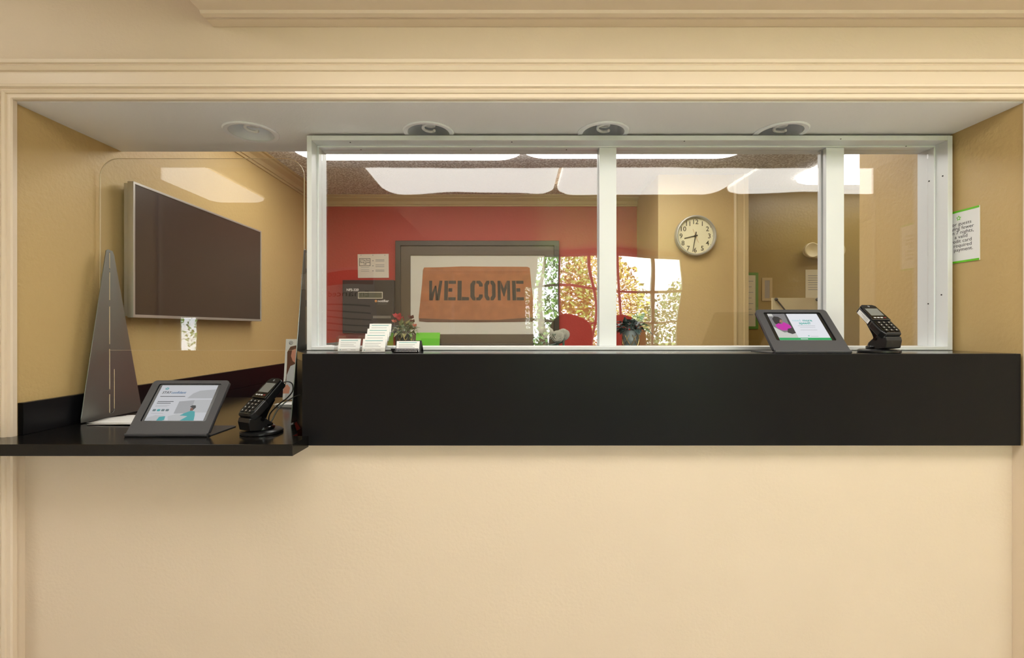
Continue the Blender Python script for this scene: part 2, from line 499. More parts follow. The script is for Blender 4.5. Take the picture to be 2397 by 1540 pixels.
# ------------------------------------------------------------------ raised counter and ledge
rc = thing('raised_counter', 'long black laminate raised counter with deep front apron under the glass', 'counter', (0.5, YA, 0))
def loc(o): return Matrix.Translation(-Vector(o.location))
AX0, AX1, AZ0 = X(707, YA), X(2390, YA), Z(1043, YA)
MB().box(AX0, AX1, YA, YA + .02, AZ0, ZT).xf(loc(rc)).build('apron', M_BLACK, rc, bevel=.0012)
MB().prism([(AX0, YA + .021), (AX1 + .006, YA + .021), (AX1 + .006, 2.22), (-.83, 2.22), (-.83, 1.80)], ZT - .03, ZT, 'z').xf(loc(rc)).build('countertop', M_BLACKT, rc)
MB().prism([(AX0, YA + .021), (AX0 + .02, YA + .021), (-.81, 1.81), (-.81, 2.22), (-.83, 2.22), (-.83, 1.80)], ZLG, ZT - .031, 'z').xf(loc(rc)).build('side_panel', M_BLACK, rc)
lg = thing('counter_ledge', 'low black laminate counter ledge with backsplash along the left wall', 'counter', (-1.2, YA, 0))
LGF = 1.472
MB().prism([(-1.86, LGF), (-.693, LGF), (-.693, YA - .002), (-.75, YA - .002), (-.75, YA + .04), (-.85, 1.82), (-.85, 2.485), (XL + .001, 2.485), (XL + .001, YA - .016), (-1.86, YA - .016)],
           ZLG - .037, ZLG, 'z').xf(loc(lg)).build('ledge_top', M_BLACKT, lg, bevel=.001)
MB().box(XL + .001, XL + .021, YA + .012, YB - .05, ZLG + .0005, Z(943, 1.602)).xf(loc(lg)).build('backsplash', M_BLACK, lg, bevel=.001)
dk = thing('office_desk', 'low black office desk running back along the yellow left wall', 'desk', (-1.3, 3.3, 0))
MB().box(XL + .022, -.95, 2.60, YB - .02, .70, .735).xf(loc(dk)).build('desktop', M_BLACK, dk)
MB().box(XL + .002, XL + .020, 2.50, YB - .02, .736, ZLG).xf(loc(dk)).build('wall_panel', M_BLACK, dk)
MB().box(-1.0, -.97, 2.62, YB - .05, 0, .70).xf(loc(dk)).build('side_panel', M_BLACK, dk)

# ------------------------------------------------------------------ the glazed partition
YF, YK, YB2 = 1.835, 1.888, 1.965
FX0, FX1 = -.808, 1.735
FZ1 = HC + .762
t_ = .019
w1 = sroot('window_1', (0, YF, ZT))
L1 = loc(w1)
MB().box(FX0 + t_, FX1 - t_, YF, YB2, FZ1 - t_, FZ1).xf(L1).build('head_rail', M_WHITE, w1, bevel=.0012)
MB().box(FX0 + t_, FX1 - t_, YK, YB2, FZ1 - t_ - .007, FZ1 - t_ - .0002).xf(L1).build('head_stop', M_WHITE, w1, bevel=.001)
for s_, xa in ((1, FX0), (-1, FX1)):
    a, b = sorted((xa, xa + s_ * t_)); MB().box(a, b, YF, YB2, ZT + .0015, FZ1).xf(L1).build('jamb', M_WHITE, w1, bevel=.0012)
    a, b = sorted((xa + s_ * (t_ + .0002), xa + s_ * (t_ + .007))); MB().box(a, b, YK, YB2, ZT + .015, FZ1 - t_ - .007).xf(L1).build('jamb_stop', M_WHITE, w1, bevel=.001)
SILL = HC - .0696
MB().box(FX0 + t_, FX1 - t_, YF, YB2, ZT + .0015, SILL).xf(L1).build('sill', M_WHITE, w1, bevel=.0015)
MX = [(X(1403, YK), X(1443, YK)), (X(1934, YK), X(1976, YK))]
for a, b in MX:
    MB().box(a, b, YK, YK + .02, SILL, FZ1 - t_ - .008).xf(L1).build('mullion', M_WHITE, w1, bevel=.0012)
    MB().box(a, b, 1.922, 1.942, SILL, FZ1 - t_ - .008).xf(L1).build('mullion', M_WHITE, w1, bevel=.0012)
edges = [FX0 + t_ + .008, (MX[0][0] + MX[0][1]) / 2, (MX[1][0] + MX[1][1]) / 2, FX1 - t_ - .008]
for k in range(3):
    MB().box(edges[k] + .001, edges[k + 1] - .001, 1.9115, 1.9165, SILL + .001, FZ1 - t_ - .009).xf(L1).build('pane', M_PANE if k < 2 else M_PANE_B, w1)
for px, py in ((820, 333), (1198, 332), (1602, 330), (1968, 325)):
    y_ = (FZ1 - t_ - HC) * F_PX / (CY - py)
    MB().lathe([(.0028, 0), (.0028, .001)], (X(px, y_), y_, FZ1 - t_ - .0012), 10).xf(L1).build('screw', M_HOLE, w1)
for px, py in ((845, 350), (1102, 350), (1326, 350), (2121, 342)):
    y_ = (FZ1 - t_ - .007 - HC) * F_PX / (CY - py)
    MB().lathe([(.0028, 0), (.0028, .001)], (X(px, y_), y_, FZ1 - t_ - .0082), 10).xf(L1).build('screw', M_HOLE, w1)
for px, py in ((2207, 412), (2204, 690)):
    xx = FX1 - t_; y_ = xx * F_PX / (px - CX)
    MB().lathe([(.003, -.001), (.003, 0)], (xx - .0002, y_, Z(py, y_)), 10, 'x').xf(L1).build('screw', M_HOLE, w1)
for px, py in ((2175, 424), (2173, 711)):
    xx = FX1 - t_ - .007; y_ = xx * F_PX / (px - CX)
    MB().lathe([(.003, -.001), (.003, 0)], (xx - .0002, y_, Z(py, y_)), 10, 'x').xf(L1).build('screw', M_HOLE, w1)

# ------------------------------------------------------------------ recessed can lights (off)
M_CAN = mat('can_white_enamel', rgb(244, 246, 250), .35)
M_CFL = mat('cfl_bulb', rgb(235, 235, 232), .3)
can_labels = ['white recessed can light over the tablet and sneeze guard, leftmost in soffit',
              'white recessed can light above the welcome mat picture, second from left',
              'white recessed can light in soffit above the middle white post',
              'white recessed can light in soffit, rightmost, left of the right-hand post']
can0 = thing('recessed_light', can_labels[0], 'ceiling light', (CANS[0][0], CANS[0][1], ZS), 0, 'recessed can lights in the soffit')
MB().lathe([(.083, .004), (.081, -.0045), (.096, -.0055), (.100, -.002), (.100, 0), (.085, .0)], (0, 0, -.0005), 48, cap=False).build('trim_ring', M_CAN, can0, True)
MB().lathe([(.082, 0), (.080, .03), (.072, .09), (.06, .12), (.0, .122)], (0, 0, 0), 40, cap=False).build('reflector', M_CAN, can0, True)
hel = [(.022 * math.cos(t), .022 * math.sin(t), .006 + .0032 * t) for t in [k * PI / 8 for k in range(0, 49)]]
MB().tube(hel, .0055, 8).build('bulb', M_CFL, can0, True)
MB().lathe([(.02, .066), (.022, .12)], (0, 0, 0), 20).build('socket', M_CAN, can0, True)
for i in range(1, 4):
    c = copy_tree(can0); c.location = (CANS[i][0], CANS[i][1], ZS); c['label'] = can_labels[i]

# ------------------------------------------------------------------ cloud-style fluorescent fixtures, and two added fill fixtures
def fixture(label, x, y, ztop, L, wd, strength, drop=.05, rz=0.0, group='fluorescent ceiling fixtures'):
    t = thing('fluorescent_fixture', label, 'ceiling light', (x, y, ztop), rz, group)
    m = mat('fluorescent_lens_%g' % strength, (1.0, .985, .93, 1), .4, emit=strength)
    MB().prism(rrect(-L / 2 + .03, L / 2 - .03, -wd / 2 + .03, wd / 2 - .03, .1), -.018, 0, 'z').build('backplate', M_WHITE, t)
    b = MB(); n = 0
    rings = [(0, -.012), (.004, -.028), (.03, -.043), (.09, -drop)]
    out = []
    for ins, z in rings:
        pts = rrect(-L / 2 + ins, L / 2 - ins, -wd / 2 + ins, wd / 2 - ins, max(.13 - ins * .4, .04), 8)
        out.append([(p[0], p[1], z) for p in pts])
    N = len(out[0]); vs = [p for r in out for p in r]; fs = []
    for i in range(len(out) - 1):
        for k in range(N): fs.append((i * N + k, i * N + (k + 1) % N, (i + 1) * N + (k + 1) % N, (i + 1) * N + k))
    fs.append(tuple((len(out) - 1) * N + k for k in range(N))); fs.append(tuple(range(N))[::-1])
    b.add(vs, fs).build('lens', m, t, True)
    return t
fixture('glowing fluorescent fixture on office ceiling, above the welcome mat picture', -.67, 2.84, ZC - .001, 1.46, .60, LAMP_OFFICE)
fixture('glowing fluorescent fixture on office ceiling, above the middle white post', .78, 2.81, ZC - .001, 1.42, .60, LAMP_OFFICE)
fixture('glowing fluorescent fixture on hallway ceiling at the upper right', 2.78, 3.36, ZC - .001, 1.2, .62, LAMP_HALL)
fixture('unseen fill fixture added on high ceiling left of the desk, nearest the wall', -2.5, .35, ZUP - .001, 1.22, .64, FILL_ENTRY, rz=PI / 2)  # added out of view to brighten the left part of the lobby wall
fixture('unseen fill fixture added on high ceiling left of the desk, towards the windows', -3.2, -1.08, ZUP - .001, 1.22, .64, FILL_ENTRY, rz=PI / 2)  # second added fill; its reflection in the guard replaces pale panes
fixture('lobby fluorescent fixture reflected above the welcome mat picture', -.32, .69, ZLOW - .001, 1.22, .64, LAMP_LOBBY)
fixture('lobby fluorescent fixture reflected above the wall clock', .92, .69, ZLOW - .001, 1.22, .64, LAMP_LOBBY)
fixture('lobby fluorescent fixture reflected at the rightmost pane', 2.16, .69, ZLOW - .001, 1.22, .64, LAMP_LOBBY)

# ------------------------------------------------------------------ television on the left wall
TX = -1.63
ty0, ty1 = TX * F_PX / (312 - CX), TX * F_PX / (612 - CX)
tz0, tz1 = Z(743, ty0), Z(424, ty0)
tv = thing('television', 'large flat television with thin silver frame on the yellow wall', 'television', (XL, (ty0 + ty1) / 2, tz0))
MT = loc(tv) @ frame((TX - .0125, 0, 0), (0, 1, 0), (0, 0, 1))
MB().box(TX - .045, TX - .013, ty0 + .006, ty1 - .006, tz0 + .006, tz1 - .006).xf(loc(tv)).build('back_case', M_SILVER, tv)
plate('bezel', rect(ty0, ty1, tz0, tz1), [rect(ty0 + .010, ty1 - .010, tz0 + .013, tz1 - .010)], .026, MT, M_SILVER, tv, bevel=.001)
MB().box(TX - .012, TX - .002, ty0 + .010, ty1 - .010, tz0 + .013, tz1 - .010).xf(loc(tv)).build('screen', M_TVS, tv)
MB().box(XL, TX - .046, (ty0 + ty1) / 2 - .2, (ty0 + ty1) / 2 + .2, tz0 + .15, tz1 - .15).xf(loc(tv)).build('wall_mount', M_BLKPL, tv)

# ------------------------------------------------------------------ sneeze guard
sg = thing('sneeze_guard', 'clear acrylic sneeze guard on tall tapered steel brackets, standing on ledge', 'sneeze guard', (-1.25, 1.9, ZLG))
GY = 1.91
plate('acrylic_panel', rrect(X(234, GY), X(713, GY), Z(820, GY), Z(371, GY), (.01, .01, .075, .075), 10), [], .005,
      loc(sg) @ frame((0, GY, 0), (1, 0, 0), (0, 0, 1)), M_GUARD, sg)
# polished edge of the panel
M_EDGE = mat('acrylic_edge', rgb(225, 205, 165), .3)
ed = rrect(X(234, GY), X(713, GY), Z(820, GY), Z(371, GY), (.01, .01, .075, .075), 10)
plate('panel_edge', ed, [[(p[0] * 1.0, p[1]) for p in rrect(X(234, GY) + .0018, X(713, GY) - .0018, Z(820, GY) + .0006, Z(371, GY) - .0008, (.009, .009, .074, .074), 10)]], .0046,
      loc(sg) @ frame((0, GY, 0), (1, 0, 0), (0, 0, 1)), M_EDGE, sg)
BX0, BX1 = -1.652, -.846
def bracket(bx):
    y0, y1 = 1.785, 2.075; ya = 1.912; zt = ZLG + .690
    outer = [(y0, ZLG + .004), (y1, ZLG + .004), (y1, ZLG + .02), (ya + .022, zt - .02), (ya + .014, zt - .004), (ya - .006, zt), (ya - .016, zt - .006), (y0, ZLG + .02)]
    sl = []
    for z0, z1 in ((.30, .46), (.48, .60), (.61, .68), (.115, .285), (.018, .10)):
        sl.append(rect(ya - .0022, ya + .0022, ZLG + z0, ZLG + z1))
    sl.append([(ya + .024, ZLG + .20), (ya + .024, ZLG + .03), (ya + .018, ZLG + .020), (ya + .004, ZLG + .017), (ya + .004, ZLG + .019), (ya + .016, ZLG + .023), (ya + .021, ZLG + .032), (ya + .021, ZLG + .20)])
    o = plate('bracket', outer, sl, .003, loc(sg) @ frame((bx, 0, 0), (0, 1, 0), (0, 0, 1)), M_STEEL, sg)
    for z0, z1 in ((.30, .46), (.48, .60), (.61, .68), (.115, .285), (.018, .10)):
        MB().box(bx - .001, bx + .0019, ya - .0012, ya + .0012, ZLG + z0 + .003, ZLG + z1 - .003).xf(loc(sg)).build('slot_insert', M_EDGE, o)
    MB().box(bx - .001, bx + .0019, ya + .0215, ya + .0235, ZLG + .035, ZLG + .198).xf(loc(sg)).build('slot_insert', M_EDGE, o)
    MB().box(bx - .0015, bx + .008, y0 + .02, y1 - .02, ZLG + .0005, ZLG + .0038).xf(loc(sg)).build('foot_strip', M_BLKPL, o)
    return o
bracket(BX0)
b2 = bracket(BX1)
cy_ = X(703, 1) and 1.868
MB().box(BX1 + .0016, BX1 + .016, 1.862, 1.885, Z(690, 1.87) + .02, Z(690, 1.87) + .085).xf(loc(sg)).build('clip', M_CLEAR, b2)

# ------------------------------------------------------------------ tablets in wedge stands
E = 0.9
def scr(name, r, g, b, e=E):
    m = mat('screen_' + name, rgb(r, g, b), .3, emit=e, spec=.2)
    m.node_tree.nodes['Principled BSDF'].inputs['Base Color'].default_value = (.02, .02, .02, 1)
    m.cycles.emission_sampling = 'NONE'
    return m
def tablet(name, label, x0, x1, y, z, back, rise, builder, pw):
    t = thing(name, label, 'tablet', ((x0 + x1) / 2, y, z), 0, None)
    wd = x1 - x0; h = wd / 2
    L = math.hypot(back, rise)
    up = Vector((0, back, rise)).normalized()
    Mf = frame((0, .004, .006), (1, 0, 0), up)                # face plane: local x right, y up the slope, z towards viewer
    sx0, sx1, sy0, sy1 = -h + .026, h - .026, .050, L - .014  # cut-out
    plate('stand_face', rrect(-h, h, 0, L, (.004, .004, .014, .014)), [rrect(sx0, sx1, sy0, sy1, .006)], .0028, Mf, M_CHAR, t, bevel=.0006)
    rim = [(sx0, sx1)]
    plate('stand_shell', rrect(-h + .001, h - .001, .012, L - .001, (.004, .004, .013, .013)), [rrect(sx0 - .012, sx1 + .012, sy0 - .012, sy1 + .008, .006)], .011,
          Mf @ Matrix.Translation((0, 0, -.0072)), M_CHAR, t)
    # rounded front bend and base plate
    bend = [(.004 + .0045 * math.cos(a) - .001, .0065 + .0065 * math.sin(a)) for a in [PI * .62 + k * (PI * .88) / 6 for k in range(7)]]
    prof = bend + [(.02, .0), (.02, .003), (.012, .006), (.008, .010)]
    MB().prism(prof, -h, h, 'x').build('front_bend', M_CHAR, t)
    MB().prism(rrect(-h, h, .006, .175, (.0, .0, .012, .012)), 0.0002, .003, 'z').build('base_plate', M_CHAR, t)
    tb = poly('tablet_bezel', rrect(sx0 - .004, sx1 + .004, sy0 - .004, sy1 + .004, .006), Mf, M_BEZEL, t, -.009, .007)
    a0, a1, b0, b1 = sx0 + pw, sx1 - pw, sy0 + .004, sy1 - .005
    MB().prism(rect(a0, a1, b0, b1), -.002, -.0017, 'z').xf(Mf).build('display', scr('white', 222, 224, 230), tb)
    builder(tb, Mf @ Matrix.Translation((a0, b0, -.0017)), a1 - a0, b1 - b0)
    return t
def lines(parent, M, x0, x1, ys, m, h=.0012, z=.0001):
    for k, y in enumerate(ys):
        poly('text_line', rect(x0, x0 + (x1 - x0) * (1.0 - .13 * (k % 2)), y - h / 2, y + h / 2), M, m, parent, z, .0001)
def screen_left(p, M, W_, H_):
    def scr(n, r, g, b, e=.58): return globals()['scr'](n + '_dim', r, g, b, e)
    poly('graphic', rect(0, W_, 0, H_), M, scr('white', 222, 224, 230), p, .00002, .00005)
    P = lambda pts, m, z=.0001, n='graphic': poly(n, [(a * W_, b * H_) for a, b in pts], M, m, p, z, .0001)
    g1, g2, g3 = scr('grey1', 205, 207, 210), scr('grey2', 178, 180, 184), scr('grey3', 192, 194, 197)
    te, dk, bl = scr('teal', 60, 175, 180), scr('dark', 40, 45, 52), scr('blue', 40, 110, 160)
    P([(.55, .62), (.62, .76), (.72, .84), (.85, .86), (1, .88), (1, .62)], g3)
    P([(.44, .19), (.44, .53), (.72, .57), (.72, .2)], g2)
    P([(.72, .22), (.70, .57), (1, .58), (1, .22)], g1, .00012)
    P([(.40, 0), (.36, .12), (.5, .18), (.7, .15), (.75, 0)], g1, .00014)
    P([(.0, 0), (.02, .08), (.14, .15), (.3, .13), (.34, 0)], g1, .00014)
    # seated figure in a teal top
    P([(.56, .14), (.62, .2), (.72, .27), (.79, .25), (.82, .14), (.84, .0), (.6, .0), (.7, .12)], te, .0002)
    P([(.70, .27), (.69, .34), (.72, .36), (.75, .33), (.75, .27)], scr('skin', 130, 85, 70), .0002)
    P([(.67, .38), (.70, .42), (.76, .42), (.78, .36), (.75, .29), (.735, .34), (.70, .36)], dk, .00025)
    P([(.20, 0), (.22, .1), (.32, .12), (.33, .02), (.30, 0)], te, .0002)
    P(star(.115, .90, .045, .022), te, .0002, 'emblem')
    P(circle(.115, .90, .012, 10), scr('white', 222, 224, 230), .00025, 'emblem')
    text('lettering', 'STAY', H_ * .098, M @ Matrix.Translation((.06 * W_, .755 * H_, .0002)), dk, p, bold=.0002, shear=.2, t=.0001)
    text('lettering', 'confident', H_ * .098, M @ Matrix.Translation((0.06 * W_ + H_ * .238, .755 * H_, .0002)), bl, p, bold=.0002, shear=.2, t=.0001)
    lines(p, M, .06 * W_, .50 * W_, [.675 * H_], dk, .0022, .0002)
    lines(p, M, .06 * W_, .34 * W_, [.53 * H_, .48 * H_], dk, .0022, .0002)
    lines(p, M, .06 * W_, .3 * W_, [.42 * H_, .39 * H_], g2)
    for k in range(4):
        P(rrect(.05 + k * .075, .105 + k * .075, .255, .315, .012, 3), te if k == 1 else scr('mid', 110, 130, 136), .0002, 'icon')
    lines(p, M, .05 * W_, .26 * W_, [.2 * H_], g2)
def screen_right(p, M, W_, H_):
    P = lambda pts, m, z=.0001, n='graphic': poly(n, [(a * W_, b * H_) for a, b in pts], M, m, p, z, .0001)
    te, gr = scr('teal2', 20, 160, 150, .9), scr('green', 22, 160, 88, .9)
    P([(0, .08), (0, 1), (.38, 1), (.38, .08)], scr('photo_grey', 120, 118, 120))
    P([(.33, .5), (.345, 1), (.38, 1), (.38, .4)], scr('photo_dark', 60, 60, 62), .00015)
    P([(0, .08), (0, .5), (.16, .28), (.38, .32), (.38, .08)], scr('photo_light', 196, 196, 190), .00015)
    P([(0, .9), (0, 1), (.09, 1), (.10, .9)], scr('photo_light', 196, 196, 190), .00015)
    P([(.06, .62), (.05, .80), (.11, .90), (.19, .88), (.24, .78), (.21, .66), (.12, .58)], scr('hair', 38, 34, 36), .0002)
    P([(.16, .66), (.20, .78), (.235, .76), (.225, .65)], scr('skin2', 150, 110, 96), .00025)
    P([(.05, .55), (.13, .63), (.2, .60), (.24, .68), (.34, .56), (.35, .48), (.28, .36), (.14, .36), (.07, .44)], scr('magenta', 190, 30, 160, .9), .00026)
    P([(.22, .28), (.26, .42), (.37, .46), (.38, .26), (.3, .22)], scr('laptop', 48, 46, 48), .0003)
    text('lettering', 'need', H_ * .125, M @ Matrix.Translation((.435 * W_, .70 * H_, .0002)), scr('pale_teal', 150, 205, 210), p, t=.0001)
    text('lettering', 'more', H_ * .125, M @ Matrix.Translation((.64 * W_, .70 * H_, .0002)), te, p, bold=.0003, t=.0001)
    text('lettering', 'speed?', H_ * .125, M @ Matrix.Translation((.54 * W_, .595 * H_, .0002)), te, p, bold=.0003, t=.0001)
    lines(p, M, .49 * W_, .83 * W_, [.53 * H_], scr('txt', 150, 152, 160)); lines(p, M, .52 * W_, .82 * W_, [.475 * H_, ], scr('txt', 150, 152, 160)); lines(p, M, .5 * W_, .83 * W_, [.375 * H_], scr('txt', 150, 152, 160))
    P(star(.60, .155, .022, .011), te, .0002, 'emblem')
    lines(p, M, .635 * W_, .78 * W_, [.14 * H_], scr('txt', 150, 152, 160))
    P([(0, 0), (0, .085), (1, .085), (1, 0)], gr, .0002, 'banner')
    lines(p, M, .41 * W_, .55 * W_, [.042 * H_], scr('white', 222, 224, 230), .003, .0003)
tablet('tablet_stand', 'tablet in charcoal wedge stand beside the steel bracket on low ledge', X(291, 1.572), X(484, 1.572), 1.572, ZLG, .128, .170, screen_left, .012)
tablet('tablet_stand', 'tablet showing purple-clad reader, in charcoal wedge stand on raised counter', X(1815, 1.605), X(1994, 1.605), 1.605, ZT, .133, .150, screen_right, .014)

# ------------------------------------------------------------------ card payment terminals on swivel stands
def terminal(label, locn, rz, sticker, cable):
    t = thing('card_terminal', label, 'card terminal', locn, rz)
    MB().lathe([(.060, 0), (.064, .002), (.064, .008), (.058, .012), (.02, .012)], n=40).build('base_disc', M_BLKPL, t, True)
    MB().lathe([(.034, .012), (.036, .014), (.036, .022), (.030, .025), (.03, .030), (.01, .030)], (0, .004, 0), 32).build('swivel_ring', M_BLKGL, t, True)
    MB().prism([(-.058, .018), (-.030, .014), (.012, .020), (.016, .034), (-.004, .050), (-.030, .062), (-.060, .058), (-.064, .045)], -.029, .029, 'x').build('pivot_block', M_BLKPL, t, bevel=.003)
    pv = MB().lathe([(.0065, -.0325), (.0065, .0325)], (0, -.018, .050), 14, 'x').build('pivot_bolt', M_BLKGL, t, True)
    MB().prism([(-.02, .045), (-.006, .030), (.004, .040), (.016, .066), (.040, .103), (.034, .116), (-.03, .066)], -.013, .013, 'x').build('arm', M_BLKGL, t, bevel=.002)
    ang = math.radians(41)
    u = Vector((0, math.cos(ang), math.sin(ang)))
    Mh = frame((0, -.066, .070), (1, 0, 0), u)           # face frame
    L = .158; wb, wt = .036, .030
    # body: tapered outline, extruded down from the face
    outl = [(-wb * .78, 0), (wb * .78, 0), (wb, .018), (wb, .066), (wb - .003, .074), (wt, .150), (wt * .7, L), (-wt * .7, L), (-wt, .150), (-wb + .003, .074), (-wb, .066), (-wb, .018)]
    MB().prism(outl, -.030, -.004, 'z').xf(Mh).build('body', M_BLKPL, t, bevel=.004, seg=3)
    up = MB().prism([(-wb * .95, .070), (wb * .95, .070), (wt * .98, .150), (wt * .66, L - .001), (-wt * .66, L - .001), (-wt * .98, .150)], -.004, .0015, 'z').xf(Mh).build('display_housing', M_BLKGL, t, bevel=.0015)
    poly('display', rect(-.024, .024, .094, .134), Mh, mat('terminal_lcd', rgb(120, 122, 118), .25), up, .0016, .0005)
    for k in range(4):
        poly('function_key', rrect(-.023 + k * .0125, -.014 + k * .0125, .080, .0845, .001, 2), Mh, M_KEY if k < 3 else mat('key_red', rgb(120, 40, 40), .4), up, .0016, .0006)
    lo = MB().prism([(-wb * .72, .004), (wb * .72, .004), (wb * .9, .02), (wb * .9, .066), (-wb * .9, .066), (-wb * .9, .02)], -.004, -.0015, 'z').xf(Mh).build('keypad', M_BLKGL, t, bevel=.001)
    for r in range(4):
        for c in range(3):
            if r == 0 and c == 0: pass
            k = poly('key', rrect(-.026 + c * .0185, -.0115 + c * .0185, .012 + r * .0135, .0225 + r * .0135, .002, 3), Mh, M_BLKPL, lo, -.0016, .0022)
            poly('key_legend', rect(-.0208 + c * .0185, -.0180 + c * .0185, .0152 + r * .0135, .0193 + r * .0135), Mh, M_KEY, k, .0007, .0002)
    poly('contactless_mark', circle(0, .147, .004, 12), Mh, M_GREYINK, up, .0016, .0002)
    if sticker:
        Ms = Mh @ frame((-wb + .0005, .085, -.007), (0, 1, 0), (0, 0, -1))
        MB().prism([(-.004, -.0195 + .02), (.058, .0005), (.058, .018), (-.004, .018)], -.0065, -.0062, 'z')
        q = MB().box(-.0352, -.0349, .078, .140, -.024, -.007).xf(Mh)
        q.build('sticker', M_PAPER, t)
        for k in range(3):
            MB().box(-.0354, -.03525, .084, .126 - .01 * k, -.012 - .004 * k, -.011 - .004 * k).xf(Mh).build('text_line', M_GREYINK, t)
    if cable:
        pts = [(.0, .062, .150), (.012, .082, .160), (.024, .095, .152), (.026, .096, .128), (.014, .085, .105), (.004, .06, .085), (-.004, .035, .06), (-.002, .026, .04), (.004, .03, .03),
               (.012, .05, .07), (.03, .08, .10), (.06, .11, .117), (.11, .15, .12), (.18, .20, .10)]
        MB().tube(smooth_path(pts), .0022, 8).build('cable', M_BLKPL, t, True)
    return t
def smooth_path(pts, n=6):
    P = [Vector(p) for p in pts]; out = []
    for i in range(len(P) - 1):
        p0 = P[max(i - 1, 0)]; p1 = P[i]; p2 = P[i + 1]; p3 = P[min(i + 2, len(P) - 1)]
        for k in range(n):
            s = k / n
            out.append(.5 * ((2 * p1) + (p2 - p0) * s + (2 * p0 - 5 * p1 + 4 * p2 - p3) * s * s + (3 * p1 - p0 - 3 * p2 + p3) * s ** 3))
    out.append(P[-1]); return out
terminal('black card terminal with black cable, on swivel stand on low ledge', (X(613, 1.64), 1.64, ZLG), math.radians(-27), False, True).scale = (1.07, 1.07, 1.07)
terminal('black card terminal with white side sticker, on raised counter', (X(2057, 1.672), 1.672, ZT), math.radians(4), True, False)

# ------------------------------------------------------------------ business card holders and their cards
def card(label, wd, ht, n, Mc, group=None):
    """upright stack of cards leaning in a holder; Mc: origin bottom-left front, x right, y up, z to viewer"""
    o = Mc.translation
    t = thing('business_card_stack', label, 'business cards', tuple(o), 0, group)
    Ml = Matrix.Translation(-o) @ Mc
    MB().box(0, wd, 0, ht, -.0004 * n, 0).xf(Ml).build('cards', M_PAPER, t)
    lines(t, Ml, wd * .1, wd * .88, [ht * .86], M_TEALINK, .0022)
    lines(t, Ml, wd * .1, wd * .8, [ht * .66, ht * .52, ht * .40], M_GREYINK, .0011)
    poly('emblem', star(wd * .11, ht * .13, .003, .0015), Ml, M_TEALINK, t, .0001, .0001)
    lines(t, Ml, wd * .18, wd * .42, [ht * .13], M_GREYINK, .0011); lines(t, Ml, wd * .58, wd * .82, [ht * .13], M_GREYINK, .0013)
    return t
tl = math.radians(72)
lean = Vector((0, math.cos(tl), math.sin(tl)))
# single clear holder
ya = 1.70
ha = thing('card_holder', 'single clear acrylic card holder, leftmost on the raised counter', 'card holder', (X(815, ya), ya, ZT), 0, 'card holders on the raised counter')
wA = .052
plate('back_plate', [(-wA, 0), (wA, 0), (wA - .002, .060), (.028, .060), (.024, .049), (-.018, .049), (-.022, .060), (-wA + .004, .060)], [], .002, frame((0, .016, .002), (1, 0, 0), lean), M_CLEAR, ha)
MB().box(-wA, wA, -.006, .034, .0002, .0022).build('base', M_CLEAR, ha)
plate('front_lip', rect(-wA + .002, wA - .002, 0, .012), [], .002, frame((0, -.004, .002), (1, 0, 0), lean), M_CLEAR, ha)
for s_ in (-1, 1): MB().prism([(-.004, .0023), (.02, .0023), (.034, .055), (.028, .056)], s_ * wA - .001, s_ * wA + .001, 'x').build('side_plate', M_CLEAR, ha)
card('white business cards in the leftmost clear single holder', .080, .048, 10, frame((X(815, ya) - .040, ya + .004, ZT + .003), (1, 0, 0), lean))
# four-tier clear holder
yb = 1.665
hb = thing('card_holder', 'tall four-tier clear acrylic card holder beside the single one', 'card holder', (X(873, yb), yb, ZT), 0, 'card holders on the raised counter')
wB = .046
prof = [(-.006, .0002), (.104, .0002), (.104, .072)]
for k in (3, 2, 1, 0):
    prof += [(.004 + k * .026 + .022, .016 + k * .018 + .018), (-.004 + k * .026, .016 + k * .018)]
for s_ in (-1, 1): MB().prism(prof, s_ * wB - .001, s_ * wB + .001, 'x').build('side_plate', M_CLEAR, hb)
tier_names = ['lowest front', 'second', 'third', 'topmost rear']
for k in range(4):
    plate('front_lip', rect(-wB, wB, 0, .016), [], .0018, frame((0, -.003 + k * .026, .002 + k * .0185), (1, 0, 0), lean), M_CLEAR, hb)
    MB().box(-wB, wB, -.003 + k * .026, .020 + k * .026, .0008 + k * .0185, .0020 + k * .0185).build('shelf', M_CLEAR, hb)
    card('white business cards in the %s tier of the clear holder' % tier_names[k], .082, .048, 10,
         frame((X(873, yb) - .041, yb + .004 + k * .026, ZT + .003 + k * .0185), (1, 0, 0), lean), 'cards in the four-tier holder')
# black perforated holder
yc = 1.66
hc = thing('card_holder', 'black perforated metal card holder near the bright green card', 'card holder', (X(952, yc), yc, ZT), math.radians(-4), 'card holders on the raised counter')
wC = .047
holes = []
for r in range(2):
    for c in range(16):
        cx = -.040 + c * .0052 + (r % 2) * .0026; cyy = .0052 + r * .0055
        holes.append([(cx, cyy - .0022), (cx + .0019, cyy), (cx, cyy + .0022), (cx - .0019, cyy)])
plate('front_trough', [(-wC - .003, 0), (wC - .002, 0), (wC - .002, .0145), (-wC - .008, .0145)], holes, .0012, frame((0, -.008, .0008), (1, 0, 0), (0, -.15, 1)), M_BLKPL, hc)
MB().box(-wC, wC, -.008, .014, .0002, .0010).build('trough_floor', M_BLKPL, hc)
plate('back_plate', rect(-wC + .003, wC, 0, .044), [], .0014, frame((0, .010, .001), (1, 0, 0), lean), M_BLKPL, hc)
MB().prism([(.011, .001), (.026, .043), (.052, .0005), (.049, .0005), (.027, .036), (.016, .001)], wC - .0006, wC + .0006, 'x').build('side_prop', M_BLKPL, hc)
plate('rear_leg', rect(-wC + .003, wC, 0, .045), [], .0014, frame((0, .050, .0005), (1, 0, 0), (0, -.5, .85)), M_BLKPL, hc)
